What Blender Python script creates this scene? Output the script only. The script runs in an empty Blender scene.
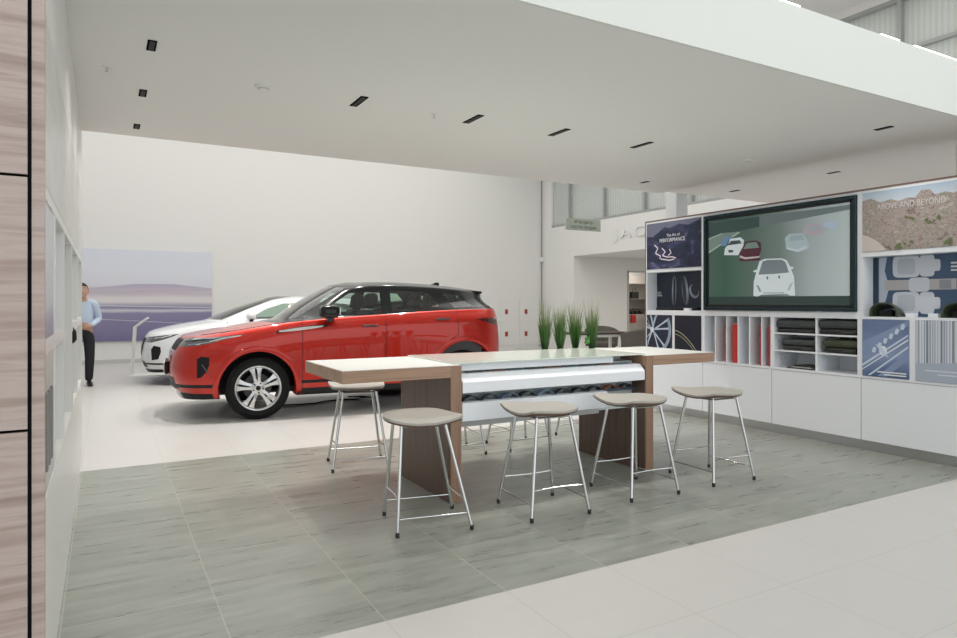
import bpy, bmesh, math, random
from mathutils import Vector, Matrix
from mathutils.bvhtree import BVHTree
random.seed(7)
PI = math.pi
SC = bpy.context.scene
SC.view_settings.view_transform = 'Standard'
SC.view_settings.look = 'None'
SC.view_settings.exposure = 0
COL = SC.collection

# ------------------------------------------------------------------ materials
def mat(name, col, rough=.5, metal=0, coat=0, spec=.5, emit=None, es=0, alpha=None):
    m = bpy.data.materials.new(name); m.use_nodes = True
    b = m.node_tree.nodes['Principled BSDF']
    b.inputs['Base Color'].default_value = (*col, 1)
    b.inputs['Roughness'].default_value = rough
    b.inputs['Metallic'].default_value = metal
    b.inputs['Coat Weight'].default_value = coat
    b.inputs['Coat Roughness'].default_value = .03
    b.inputs['Specular IOR Level'].default_value = spec
    if emit:
        b.inputs['Emission Color'].default_value = (*emit, 1); b.inputs['Emission Strength'].default_value = es
    return m
def nodes(m): return m.node_tree.nodes, m.node_tree.links, m.node_tree.nodes['Principled BSDF']
def ramp_noise(m, scale, stops, nscale=1, detail=4, dist=0, bump=0, rot=(0,0,0), rough=.6):
    N, Lk, b = nodes(m)
    tc = N.new('ShaderNodeTexCoord'); mp = N.new('ShaderNodeMapping'); mp.inputs['Scale'].default_value = scale
    mp.inputs['Rotation'].default_value = rot
    nz = N.new('ShaderNodeTexNoise'); nz.inputs['Scale'].default_value = nscale; nz.inputs['Detail'].default_value = detail
    nz.inputs['Distortion'].default_value = dist; nz.inputs['Roughness'].default_value = rough
    cr = N.new('ShaderNodeValToRGB')
    el = cr.color_ramp.elements
    el[0].position, el[0].color = stops[0][0], (*stops[0][1], 1)
    el[1].position, el[1].color = stops[-1][0], (*stops[-1][1], 1)
    for p, c in stops[1:-1]:
        e = el.new(p); e.color = (*c, 1)
    Lk.new(tc.outputs['Object'], mp.inputs['Vector']); Lk.new(mp.outputs[0], nz.inputs['Vector'])
    Lk.new(nz.outputs['Fac'], cr.inputs[0]); Lk.new(cr.outputs[0], b.inputs['Base Color'])
    if bump:
        bp = N.new('ShaderNodeBump'); bp.inputs['Strength'].default_value = bump; bp.inputs['Distance'].default_value = .002
        Lk.new(nz.outputs['Fac'], bp.inputs['Height']); Lk.new(bp.outputs[0], b.inputs['Normal'])
    return m
def zgrad(name, stops, axis='Z', z0=0., z1=1., rough=.4, noise=0, es=0, nscale=3, nstretch=(1,1,1)):
    """gradient along an object axis with optional noise wobble"""
    m = mat(name, (1,1,1), rough); N, Lk, b = nodes(m)
    tc = N.new('ShaderNodeTexCoord'); sp = N.new('ShaderNodeSeparateXYZ'); Lk.new(tc.outputs['Object'], sp.inputs[0])
    mr = N.new('ShaderNodeMapRange'); mr.inputs['From Min'].default_value = z0; mr.inputs['From Max'].default_value = z1
    src = sp.outputs[axis]
    if noise:
        mp = N.new('ShaderNodeMapping'); mp.inputs['Scale'].default_value = nstretch; Lk.new(tc.outputs['Object'], mp.inputs[0])
        nz = N.new('ShaderNodeTexNoise'); nz.inputs['Scale'].default_value = nscale; nz.inputs['Detail'].default_value = 8
        Lk.new(mp.outputs[0], nz.inputs['Vector'])
        ma = N.new('ShaderNodeMath'); ma.operation = 'MULTIPLY_ADD'; ma.inputs[1].default_value = noise
        Lk.new(nz.outputs['Fac'], ma.inputs[0]); Lk.new(src, ma.inputs[2]); src = ma.outputs[0]
    Lk.new(src, mr.inputs['Value'])
    cr = N.new('ShaderNodeValToRGB'); el = cr.color_ramp.elements
    el[0].position, el[0].color = stops[0][0], (*stops[0][1], 1)
    el[1].position, el[1].color = stops[-1][0], (*stops[-1][1], 1)
    for p, c in stops[1:-1]:
        e = el.new(p); e.color = (*c, 1)
    Lk.new(mr.outputs[0], cr.inputs[0]); Lk.new(cr.outputs[0], b.inputs['Base Color'])
    if es:
        Lk.new(cr.outputs[0], b.inputs['Emission Color']); b.inputs['Emission Strength'].default_value = es
    return m

WHITE = mat('white_paint', (.80,.80,.775), .6)
BACKW = mat('back_wall_paint', (.78,.775,.75), .7)
CEIL = mat('ceiling_paint', (.83,.83,.81), .8)
CEIL2 = mat('ceiling_far_paint', (.86,.83,.81), .8)
FASC = mat('fascia_paint', (.74,.77,.735), .7)
LAM = mat('white_laminate', (.87,.90,.945), .3)
LAMG = mat('white_laminate_left', (.78,.78,.76), .35)
TOPW = mat('table_top_laminate', (.80,.81,.785), .32)
BLACK = mat('black_plastic', (.010,.010,.011), .5, spec=.25)
DARKM = mat('dark_recess', (.008,.010,.010), 1, spec=0)
CHROME = mat('chrome', (.66,.67,.68), .18, 1)
ALU = mat('brushed_aluminium', (.62,.64,.67), .3, 1)
SEATM = mat('taupe_leather', (.40,.38,.345), .5)
SEATB = mat('walnut_shell', (.17,.105,.08), .45)
RUBBER = mat('rubber', (.02,.02,.022), .7)
RED = mat('red_card', (.62,.035,.03), .45)
GREY = mat('warm_grey_metal', (.5,.5,.48), .5)
LEATHG = mat('dark_green_leather', (.05,.065,.035), .28)
LEATHK = mat('black_leather', (.02,.022,.022), .35)
LEATHS = mat('slate_leather', (.045,.055,.06), .35)

def wood(name, a, b_, c, scale):
    m = mat(name, a, .42)
    return ramp_noise(m, scale, [(.28, a), (.48, b_), (.60, c), (.78, a)], 1, 5, .35, .15)
WOODH = wood('walnut_horizontal', (.27,.16,.105), (.41,.265,.18), (.33,.205,.135), (1.2, 14, 34))
WOODV = wood('walnut_vertical', (.23,.13,.085), (.34,.21,.14), (.28,.165,.11), (40, 30, 1.2))
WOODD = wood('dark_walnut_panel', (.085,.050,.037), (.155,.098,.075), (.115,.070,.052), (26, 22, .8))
WOODL = wood('grey_walnut_panel', (.30,.22,.19), (.50,.41,.38), (.38,.29,.26), (1.0, 2, 16))
WOODC = wood('brown_trim', (.16,.10,.08), (.24,.16,.13), (.19,.12,.10), (30, 1.2, 30))

def tile_mat(name, base, alt, rough, streak, joint):
    m = mat(name, base, rough); N, Lk, b = nodes(m)
    tc = N.new('ShaderNodeTexCoord')
    sp = N.new('ShaderNodeSeparateXYZ'); Lk.new(tc.outputs['Object'], sp.inputs[0])
    def line(sock, off, pitch, w):
        a = N.new('ShaderNodeMath'); a.operation = 'SUBTRACT'; a.inputs[1].default_value = off; Lk.new(sock, a.inputs[0])
        d = N.new('ShaderNodeMath'); d.operation = 'DIVIDE'; d.inputs[1].default_value = pitch; Lk.new(a.outputs[0], d.inputs[0])
        f = N.new('ShaderNodeMath'); f.operation = 'FRACT'; Lk.new(d.outputs[0], f.inputs[0])
        s = N.new('ShaderNodeMath'); s.operation = 'SUBTRACT'; s.inputs[1].default_value = .5; Lk.new(f.outputs[0], s.inputs[0])
        ab = N.new('ShaderNodeMath'); ab.operation = 'ABSOLUTE'; Lk.new(s.outputs[0], ab.inputs[0])
        g = N.new('ShaderNodeMath'); g.operation = 'GREATER_THAN'; g.inputs[1].default_value = .5 - w/pitch; Lk.new(ab.outputs[0], g.inputs[0])
        fl = N.new('ShaderNodeMath'); fl.operation = 'FLOOR'; Lk.new(d.outputs[0], fl.inputs[0])
        return g.outputs[0], fl.outputs[0]
    gx, fx = line(sp.outputs['X'], .447, .605, .0028)
    gy, fy = line(sp.outputs['Y'], 2.68, .598, .0028)
    mx = N.new('ShaderNodeMath'); mx.operation = 'MAXIMUM'; Lk.new(gx, mx.inputs[0]); Lk.new(gy, mx.inputs[1])
    # per-tile offset for streak noise
    cb = N.new('ShaderNodeCombineXYZ'); Lk.new(fx, cb.inputs[0]); Lk.new(fy, cb.inputs[1])
    wn = N.new('ShaderNodeTexWhiteNoise'); wn.noise_dimensions = '3D'; Lk.new(cb.outputs[0], wn.inputs['Vector'])
    sc = N.new('ShaderNodeVectorMath'); sc.operation = 'SCALE'; sc.inputs['Scale'].default_value = 9; Lk.new(wn.outputs['Color'], sc.inputs[0])
    ad = N.new('ShaderNodeVectorMath'); ad.operation = 'ADD'; Lk.new(sc.outputs[0], ad.inputs[0])
    mp = N.new('ShaderNodeMapping'); mp.inputs['Scale'].default_value = (1.3, 9, 1); mp.inputs['Rotation'].default_value = (0,0,.06)
    Lk.new(tc.outputs['Object'], mp.inputs[0]); Lk.new(mp.outputs[0], ad.inputs[1])
    nz = N.new('ShaderNodeTexNoise'); nz.inputs['Scale'].default_value = 1.6; nz.inputs['Detail'].default_value = 3; nz.inputs['Roughness'].default_value = .62
    nz.inputs['Distortion'].default_value = 0
    Lk.new(ad.outputs[0], nz.inputs['Vector'])
    mr = N.new('ShaderNodeMapRange'); mr.inputs['From Min'].default_value = .36; mr.inputs['From Max'].default_value = .78; Lk.new(nz.outputs['Fac'], mr.inputs[0])
    m1 = N.new('ShaderNodeMix'); m1.data_type = 'RGBA'; m1.inputs['A'].default_value = (*base, 1); m1.inputs['B'].default_value = (*alt, 1)
    st = N.new('ShaderNodeMath'); st.operation = 'MULTIPLY'; st.inputs[1].default_value = streak; Lk.new(mr.outputs[0], st.inputs[0])
    Lk.new(st.outputs[0], m1.inputs['Factor'])
    m2 = N.new('ShaderNodeMix'); m2.data_type = 'RGBA'; m2.inputs['B'].default_value = (*joint, 1)
    Lk.new(m1.outputs['Result'], m2.inputs['A']); Lk.new(mx.outputs[0], m2.inputs['Factor']); Lk.new(m2.outputs['Result'], b.inputs['Base Color'])
    r = N.new('ShaderNodeMapRange'); r.inputs['To Min'].default_value = rough; r.inputs['To Max'].default_value = rough + .12; Lk.new(nz.outputs['Fac'], r.inputs[0])
    Lk.new(r.outputs[0], b.inputs['Roughness'])
    return m
FLOOR_L = tile_mat('light_floor_tile', (.595,.585,.565), (.63,.62,.60), .30, .5, (.52,.51,.485))
FLOOR_D = tile_mat('grey_green_floor_tile', (.248,.265,.233), (.375,.39,.352), .23, 1.0, (.43,.43,.39))

# ------------------------------------------------------------------ mesh helpers
class MB:
    def __init__(s): s.v = []; s.f = []; s.m = []
    def add(s, vs, fs, mi=0):
        o = len(s.v); s.v += [tuple(v) for v in vs]; s.f += [tuple(i+o for i in f) for f in fs]; s.m += [mi]*len(fs); return s
    def box(s, x0, x1, y0, y1, z0, z1, mi=0):
        return s.add([(x0,y0,z0),(x1,y0,z0),(x1,y1,z0),(x0,y1,z0),(x0,y0,z1),(x1,y0,z1),(x1,y1,z1),(x0,y1,z1)],
                     [(0,3,2,1),(4,5,6,7),(0,1,5,4),(1,2,6,5),(2,3,7,6),(3,0,4,7)], mi)
    def tube(s, path, r, n=10, mi=0, cap=True):
        P = [Vector(p) for p in path]; R = r if isinstance(r, (list, tuple)) else [r]*len(P)
        rings = []; prev = None
        for i, p in enumerate(P):
            d = (P[min(i+1, len(P)-1)] - P[max(i-1, 0)]).normalized()
            if prev is None:
                a = Vector((0,0,1)) if abs(d.z) < .9 else Vector((1,0,0)); u = d.cross(a).normalized()
            else: u = (prev - d*prev.dot(d)).normalized()
            prev = u; w = d.cross(u)
            rings.append([p + (u*math.cos(2*PI*k/n) + w*math.sin(2*PI*k/n))*R[i] for k in range(n)])
        vs = [v for rg in rings for v in rg]; fs = []
        for i in range(len(P)-1):
            for k in range(n):
                fs.append((i*n+k, i*n+(k+1)%n, (i+1)*n+(k+1)%n, (i+1)*n+k))
        if cap: fs += [tuple(reversed(range(n))), tuple((len(P)-1)*n+k for k in range(n))]
        return s.add(vs, fs, mi)
    def lathe(s, prof, n=32, axis='z', c=(0,0,0), mi=0, closed=False):
        vs = []; fs = []; m = len(prof)
        for k in range(n):
            a = 2*PI*k/n
            for r, h in prof:
                if axis == 'z': p = (c[0]+r*math.cos(a), c[1]+r*math.sin(a), c[2]+h)
                elif axis == 'y': p = (c[0]+r*math.cos(a), c[1]+h, c[2]+r*math.sin(a))
                else: p = (c[0]+h, c[1]+r*math.cos(a), c[2]+r*math.sin(a))
                vs.append(p)
        for k in range(n):
            for j in range(m if closed else m-1):
                fs.append((k*m+j, ((k+1)%n)*m+j, ((k+1)%n)*m+(j+1)%m, k*m+(j+1)%m))
        return s.add(vs, fs, mi)
    def prism(s, pts, fn, t0, t1, mi=0):
        """2D outline extruded: fn(a, b, t) -> xyz"""
        n = len(pts)
        vs = [fn(a, b, t0) for a, b in pts] + [fn(a, b, t1) for a, b in pts]
        fs = [tuple(reversed(range(n))), tuple(range(n, 2*n))] + [(i, (i+1)%n, n+(i+1)%n, n+i) for i in range(n)]
        return s.add(vs, fs, mi)
    def build(s, name, mats, parent=None, bevel=0, smooth=None, loc=None, seg=2):
        me = bpy.data.meshes.new(name); me.from_pydata(s.v, [], s.f)
        for m in (mats if isinstance(mats, (list, tuple)) else [mats]): me.materials.append(m)
        me.polygons.foreach_set('material_index', s.m)
        bm = bmesh.new(); bm.from_mesh(me); bmesh.ops.recalc_face_normals(bm, faces=bm.faces); bm.to_mesh(me); bm.free()
        if smooth is not None:
            me.shade_smooth()
            try: me.set_sharp_from_angle(angle=math.radians(smooth))
            except Exception: pass
        o = bpy.data.objects.new(name, me); COL.objects.link(o)
        if parent: o.parent = parent
        if loc: o.location = loc
        if bevel:
            b = o.modifiers.new('bevel', 'BEVEL'); b.width = bevel; b.segments = seg; b.limit_method = 'ANGLE'
            b.harden_normals = False
        return o
def tag(o, label=None, cat=None, group=None, kind=None):
    if label: o['label'] = label
    if cat: o['category'] = cat
    if group: o['group'] = group
    if kind: o['kind'] = kind
    return o
def empty(name, label, cat, loc=(0,0,0), rz=0, group=None):
    o = bpy.data.objects.new(name, None); COL.objects.link(o); o.empty_display_size = .1
    o.location = loc; o.rotation_euler = (0,0,rz); return tag(o, label, cat, group)
def kids(o): return [c for c in bpy.data.objects if c.parent == o]
def copy_tree(o, parent=None):
    c = o.copy(); COL.objects.link(c); c.parent = parent
    for ch in kids(o): copy_tree(ch, c)
    return c
def struct(o): o['kind'] = 'structure'; return o
def sbox(name, b, m, parent=None):
    o = MB().box(*b).build(name, m, parent)
    if not parent: struct(o)
    return o
def text_mesh(name, body, size, m, parent=None, fn=None, extrude=.002, align='LEFT', spacing=1, bold=0, sx=1):
    """text laid out in a plane, mapped through fn(a, b, t)"""
    cu = bpy.data.curves.new('t', 'FONT'); cu.body = body; cu.size = size; cu.extrude = extrude; cu.align_x = align
    cu.space_character = spacing; cu.offset = bold
    to = bpy.data.objects.new('t', cu); COL.objects.link(to)
    dg = bpy.context.evaluated_depsgraph_get(); me = bpy.data.meshes.new_from_object(to.evaluated_get(dg))
    bpy.data.objects.remove(to); bpy.data.curves.remove(cu)
    for v in me.vertices: v.co = Vector(fn(v.co.x*sx, v.co.y, v.co.z))
    me.materials.clear(); me.materials.append(m); me.name = name
    o = bpy.data.objects.new(name, me); COL.objects.link(o)
    if parent: o.parent = parent
    return o
def skin_mesh(name, verts, edges, radii, m, parent=None, lvl=2, root=0):
    me = bpy.data.meshes.new(name); me.from_pydata([tuple(v) for v in verts], edges, [])
    o = bpy.data.objects.new('tmp', me); COL.objects.link(o)
    sk = o.modifiers.new('s', 'SKIN'); sk.use_smooth_shade = True
    for i, r in enumerate(radii):
        rr = r if isinstance(r, tuple) else (r, r); me.skin_vertices[0].data[i].radius = rr
        me.skin_vertices[0].data[i].use_root = (i == root)
    ss = o.modifiers.new('ss', 'SUBSURF'); ss.levels = lvl
    dg = bpy.context.evaluated_depsgraph_get(); e = bpy.data.meshes.new_from_object(o.evaluated_get(dg))
    bpy.data.objects.remove(o); e.materials.clear(); e.materials.append(m); e.name = name; e.shade_smooth()
    q = bpy.data.objects.new(name, e); COL.objects.link(q)
    if parent: q.parent = parent
    return q

# ------------------------------------------------------------------ camera
F = 667.; YAW = math.atan(374.5/F)
cam = bpy.data.cameras.new('camera'); co = bpy.data.objects.new('camera', cam); COL.objects.link(co)
cam.sensor_width = 36; cam.lens = 36*F/957; cam.shift_y = -(319-303)/957
co.location = (0, 0, 1.36); co.rotation_euler = (PI/2, 0, -YAW)
cam.clip_start = .05; SC.camera = co

# ------------------------------------------------------------------ room shell
fl = MB()
def quad(x0, x1, y0, y1, mi): fl.add([(x0,y0,0),(x1,y0,0),(x1,y1,0),(x0,y1,0)], [(0,1,2,3)], mi)
DX0, DX1, DY0, DY1 = -.20, 6.6, 2.68, 6.26
quad(-8, 19, -6, DY0, 0); quad(-8, DX0, DY0, DY1, 0); quad(DX1, 19, DY0, DY1, 0); quad(-8, 19, DY1, 19, 0); quad(DX0, DX1, DY0, DY1, 1)
struct(fl.build('floor', [FLOOR_L, FLOOR_D]))
sbox('wall_back', (-8, 11.87, 17.1, 17.3, 0, 6.75), BACKW)
sbox('wall_left', (-8.2, -8, -6, 17.3, 0, 6.75), BACKW)
# side wall with low recess and high strip glazing
XS = 11.87
w = MB(); w.box(XS, XS+.3, -6, 9, 0, 3.64); w.box(XS, XS+.3, 9, 15.5, 2.72, 3.64)
w.box(XS, XS+.3, 15.5, 17.3, 0, 3.64); w.box(XS, XS+.3, 16.6, 17.3, 3.64, 6.75); w.box(XS, XS+.3, -6, 16.6, 6.6, 6.75)
struct(w.build('wall_right', WHITE))
w = MB(); w.box(XS+.3, 13.93, 15.5, 15.62, 0, 2.72); w.box(14.95, 18.8, 15.5, 15.62, 0, 2.72); w.box(13.93, 14.95, 15.5, 15.62, 2.3, 2.72)
struct(w.build('wall_recess', WHITE))
sbox('wall_recess_side', (18.8, 19, 9, 17.5, 0, 2.9), WHITE)
sbox('wall_closet', (12.2, 19, 16.75, 16.9, 0, 2.9), WHITE)
sbox('wall_recess_front', (XS+.3, 19, 8.9, 9.0, 0, 2.9), WHITE)
sbox('ceiling_recess', (XS+.3, 19, 8.9, 16.9, 2.72, 2.85), WHITE)
# low slab over the seating zone and the high ceiling
SZ = 2.816
s = MB(); s.box(-.6, 6.42, 2.72, 6.55, SZ, 3.24)
struct(s.build('ceiling', [CEIL]))
sbox('ceiling_low_right', (6.42, 11.87, 2.72, 6.55, SZ+.03, 3.24), CEIL2)
sbox('trim_fascia', (-.6, 11.87, 2.70, 2.72, SZ, 3.245), FASC)
sbox('ceiling_high', (-8, 12.2, -6, 17.3, 6.75, 6.95), CEIL)
# door frame trim of the closet opening
t = MB(); t.box(13.90, 13.94, 15.46, 15.50, 0, 2.33); t.box(14.94, 14.98, 15.46, 15.50, 0, 2.33); t.box(13.90, 14.98, 15.46, 15.5, 2.3, 2.34)
struct(t.build('trim_closet', GREY))
# baseboards
sbox('baseboard_back', (-8, XS, 17.085, 17.1, 0, .09), mat('baseboard_grey', (.55,.55,.53), .5))
# strip windows
GLZ = mat('window_frame_metal', (.36,.38,.37), .5)
BL = mat('vertical_blind', (.62,.64,.60), .6)
N_, L_, b_ = nodes(BL)
tc = N_.new('ShaderNodeTexCoord'); wv = N_.new('ShaderNodeTexWave'); wv.bands_direction = 'Y'; wv.inputs['Scale'].default_value = 3.4
wv.inputs['Distortion'].default_value = 0; wv.inputs['Detail'].default_value = 0
cr = N_.new('ShaderNodeValToRGB'); cr.color_ramp.elements[0].color = (.62,.65,.61,1); cr.color_ramp.elements[1].color = (.80,.83,.79,1)
L_.new(tc.outputs['Object'], wv.inputs['Vector']); L_.new(wv.outputs['Fac'], cr.inputs[0]); L_.new(cr.outputs[0], b_.inputs['Base Color'])
b_.inputs['Transmission Weight'].default_value = 0
GLASSW = mat('window_glass', (.75,.80,.78), .08); nodes(GLASSW)[2].inputs['Alpha'].default_value = .25
ys = [16.6, 15.7, 14.15, 12.6, 11.05, 9.5, 7.95, 6.4, 4.85, 3.3, 1.75, .2, -1.35]
for i in range(len(ys)-1):
    y1, y0 = ys[i], ys[i+1]
    r = empty('window_%d' % (i+1), None, None, (XS, 0, 0)); struct(r)
    f = MB(); f.box(0, .12, y0, y0+.07, 3.64, 6.6); f.box(0, .12, y0+.07, y1, 3.64, 3.70); f.box(0, .12, y0+.07, y1, 6.53, 6.6)
    f.box(.01, .10, y0+.07, y1, 5.65, 5.71)
    f.build('window_frame', GLZ, r)
    MB().box(.05, .06, y0+.05, y1, 3.68, 6.56).build('glass_pane', GLASSW, r)
    MB().box(.14, .16, y0, y1, 3.64, 6.6).build('blind', BL, r)
# dark pipe in the wall corner
p = empty('corner_pipe', 'thin dark vertical pipe running down the far wall corner', 'pipe', (XS-.06, 17.04, 0))
MB().tube([(0,0,0), (0,0,6.7)], .013, 8).build('pipe', mat('pipe_grey', (.16,.16,.15), .5), p)
for z in (2.7, .9): MB().box(-.05, .05, -.04, .05, z-.07, z+.07).build('pipe_clip', WHITE, p)

# ------------------------------------------------------------------ world and lamps
wd = bpy.data.worlds.new('world'); SC.world = wd; wd.use_nodes = True
bg = wd.node_tree.nodes['Background']; bg.inputs[0].default_value = (.93,.97,.98,1); bg.inputs[1].default_value = 1.3
def area(name, loc, rot, sx, sy, e, col=(1,1,1), spread=PI):
    l = bpy.data.lights.new(name, 'AREA'); l.shape = 'RECTANGLE'; l.size = sx; l.size_y = sy; l.energy = e; l.color = col; l.spread = spread
    o = bpy.data.objects.new(name, l); COL.objects.link(o); o.location = loc; o.rotation_euler = rot; return o
area('ceiling_light_bay', (3.5, 12.2, 6.7), (0,0,0), 13, 8, 470, (1,.985,.965))
area('ceiling_light_front', (3.5, -1.5, 6.7), (0,0,0), 12, 5, 250, (1,.98,.96))
area('ceiling_light_side', (9.6, 4.5, 6.7), (0,0,0), 3, 8, 70, (1,.98,.96))
for x in (1.6, 3.2, 4.8):
    area('spot_car', (x, 8.75, 6.6), (0,0,0), .10, .10, 45, (1,.97,.92), 1.6)
area('recess_light', (15, 12, 2.65), (0,0,0), 3, 3, 60, (1,.93,.86))
area('closet_light', (14.9, 15.95, 2.6), (0,0,0), .8, .5, 14, (1,.93,.86))

# ceiling fittings
slot = MB(); slot.box(-.022, .022, -.145, .145, 0, .02)
CF = 'recessed slot lights in the low ceiling'
def slotlight(x, y, label, w=.028, l=.145, z=SZ, e=8):
    o = empty('ceiling_slot_light', label, 'ceiling light', (x, y, z-.004), 0)
    m = MB(); m.box(-w, w, -l, l, 0, .006); m.build('slot_recess', DARKM, o)
    m = MB()
    m.box(-w*.6, w*.6, -l*.9, l*.9, -.002, -.0005)
    m.build('lens', BLACK, o)
    area('slot_lamp', (x, y, z-.012), (0,0,0), w*1.6, l*1.6, e, (1,.95,.88), 2.2)
for (y, t) in ((4.19, 'nearest of the three short black slot lights in the left ceiling column'), (5.17, 'middle of the three short black slot lights in the left ceiling column'), (6.17, 'farthest of the three short black slot lights, by the white back wall')):
    slotlight(.235, y, t, .024, .085, e=2.5)
for (x, y, t) in ((1.604,4.62,'black slot light in the ceiling, first from the left in the long row'), (2.546,4.62,'black slot light in the ceiling, second from the left in the long row'),
               (3.382,4.62,'black slot light in the ceiling, third from the left in the long row'), (4.317,4.62,'black slot light in the ceiling, fourth from the left in the long row'),
               (5.66,3.19,('thin black slot light nearest the pale bulkhead edge, above the rocky landscape print',.07)), (5.676,6.02,('small black slot light at the far ceiling edge beside the square column',.06))):
    slotlight(x, y, t[0] if isinstance(t, tuple) else t, l=t[1] if isinstance(t, tuple) else .13, e=3 if isinstance(t, tuple) else 8)
slotlight(7.283, 6.04, 'faint slot light beyond the shelving wall, above the television', z=SZ+.03, e=5, l=.07)
slotlight(7.241, 4.64, 'faint slot light beyond the shelving wall, right of the smoke detector', z=SZ+.03, e=5, l=.07)
def detector(x, y, label):
    o = empty('smoke_detector', label, 'smoke detector', (x, y, SZ))
    MB().lathe([(0,-.028),(.03,-.028),(.034,-.018),(.055,-.012),(.058,0)], 24).build('housing', WHITE, o, smooth=40)
    MB().lathe([(.032,-.023),(.036,-.0235),(.036,-.017),(.032,-.017)], 20).build('sensor_ring', GREY, o)
detector(.933, 4.61, 'round white smoke detector on the ceiling between the left slot lights')
detector(5.709, 4.58, 'round white smoke detector on the ceiling near the rocky landscape print')
def sprinkler(x, y, label):
    o = empty('ceiling_sprinkler', label, 'sprinkler', (x, y, SZ))
    MB().lathe([(.0,-.004),(.025,-.004),(.027,0)], 16).build('escutcheon', WHITE, o)
    MB().tube([(0,0,-.003),(0,0,-.03)], .005, 8).tube([(-.013,0,-.03),(.013,0,-.03)], .002, 6).build('nozzle', CHROME, o)
sprinkler(.016, 4.71, 'tiny ceiling sprinkler near the left partition'); sprinkler(2.217, 4.65, 'tiny ceiling sprinkler between two long slot lights')
LEDM = mat('led_diffuser', (1,1,1), .5, emit=(1,.98,.95), es=6)
for (x0, x1, t) in ((3.1, 3.9, 'bright white linear light on top of the bulkhead, leftmost'), (4.78, 5.03, 'short bright linear light on top of the bulkhead, middle'), (5.21, 6.3, 'bright white linear light on top of the bulkhead, rightmost')):
    o = empty('linear_light', t, 'light', (x0, 2.74, 3.24))
    MB().box(0, x1-x0, -.03, .03, 0, .012).build('housing', WHITE, o)
    MB().box(.01, x1-x0-.01, -.024, .024, .012, .024).build('diffuser', LEDM, o)
# columns
sbox('column_1', (6.775, 6.985, 6.58, 6.78, 0, 6.75), mat('column_paint', (.76,.79,.80), .6))
sbox('column_2', (6.62, 6.86, 2.86, 3.10, 0, SZ+.03), WHITE)

# ------------------------------------------------------------------ far wall mural, sockets, sign
DES = zgrad('desert_print', [(0,(.16,.14,.27)),(.13,(.20,.18,.32)),(.33,(.25,.23,.37)),(.36,(.62,.60,.66)),(.385,(.26,.24,.38)),(.42,(.42,.38,.47)),(.455,(.72,.68,.70)),(.50,(.70,.66,.68)),(.54,(.56,.50,.56)),(.60,(.60,.55,.60)),(.625,(.68,.69,.76)),(.80,(.71,.73,.79)),(1,(.68,.71,.79))],
            'Z', 0, 2.07, .5, .10, 0, 1.6, (.35,1,2.2))
o = empty('wall_mural', 'large blue and lilac desert landscape print on the white back wall', 'picture', (0,17.08,.5))
MB().box(-2.6, 2.25, -.03, .015, 0, 2.07).build('printed_panel', DES, o)
MUR = mat('mural_haze', (.50,.44,.52), .5)
q = MB(); q.prism([(-2.6,1.06),(2.24,1.16),(2.24,1.21),(1.4,1.30),(.6,1.29),(-.2,1.2),(-1.2,1.16),(-2.6,1.2)], lambda a,b,t: (a,t,b), -.036, -.031)
q.build('dune_print', zgrad('dune_grad', [(0,(.68,.63,.67)),(.5,(.55,.49,.56)),(1,(.45,.41,.53))], 'Z', 1.05, 1.32, .5, .05), o)
q = MB(); q.prism([(-2.6,.83),(-.6,.80),(2.24,.74),(2.24,.76),(-.6,.825),(-2.6,.86)], lambda a,b,t: (a,t,b), -.036, -.031)
q.prism([(-2.6,.60),(-.2,.50),(2.24,.34),(2.24,.35),(-.2,.515),(-2.6,.615)], lambda a,b,t: (a,t,b), -.036, -.031)
q.build('road_line_print', mat('print_line', (.58,.56,.68), .5), o)
o = empty('service_cabinet', 'low white wall cabinet with red latches beside the rear of the red car', 'cabinet', (10.2,17.08,0))
MB().box(-.62, 1.5, -.045, 0, .0, 1.5).build('body', BACKW, o)
for ix in range(3):
    for iz in range(2):
        x0 = -.6 + ix*.70; d = MB().box(x0, x0+.685, -.06, -.045, .1+iz*.70, .79+iz*.70).build('door', BACKW, o)
        if ix > 0 or True:
            MB().box(x0+.17 if ix else x0+.3, (x0+.17 if ix else x0+.3)+.09, -.075, -.06, .36+iz*.67, .50+iz*.67).build('latch', mat('latch_red', (.33,.05,.03), .5), d)
SGN = mat('sign_board', (.42,.47,.40), .45)
sg = empty('hanging_sign', 'pale green hanging sign board with dark Cyrillic lettering in front of high windows', 'sign', (5.97, 8.0, 2.45))
MB().box(0, .66, -.012, .012, 0, .175).build('board', SGN, sg, bevel=.002)
DKT = mat('sign_text', (.07,.09,.06), .6)
text_mesh('lettering', 'Менеджер', .066, DKT, sg, lambda a,b,t: (a+.33, -.0125-t, b+.105), .0006, 'CENTER', bold=.0008)
text_mesh('lettering', 'отдела продаж', .066, DKT, sg, lambda a,b,t: (a+.33, -.0125-t, b+.03), .0006, 'CENTER', bold=.0008)
for x in (.04, .62): MB().tube([(x,0,.17),(x,0,4.30)], .0012, 5).build('suspension_wire', GREY, sg)
o = text_mesh('wall_lettering', 'JAGUAR', .38, mat('letter_white', (.80,.80,.78), .5), None, lambda a,b,t: (XS-.02-t, 13.72-a, 3.07+b), .02, spacing=1.3, sx=1.6, bold=.006)
tag(o, 'raised white capital letters high on the white side wall above the recess', 'lettering')

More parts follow.
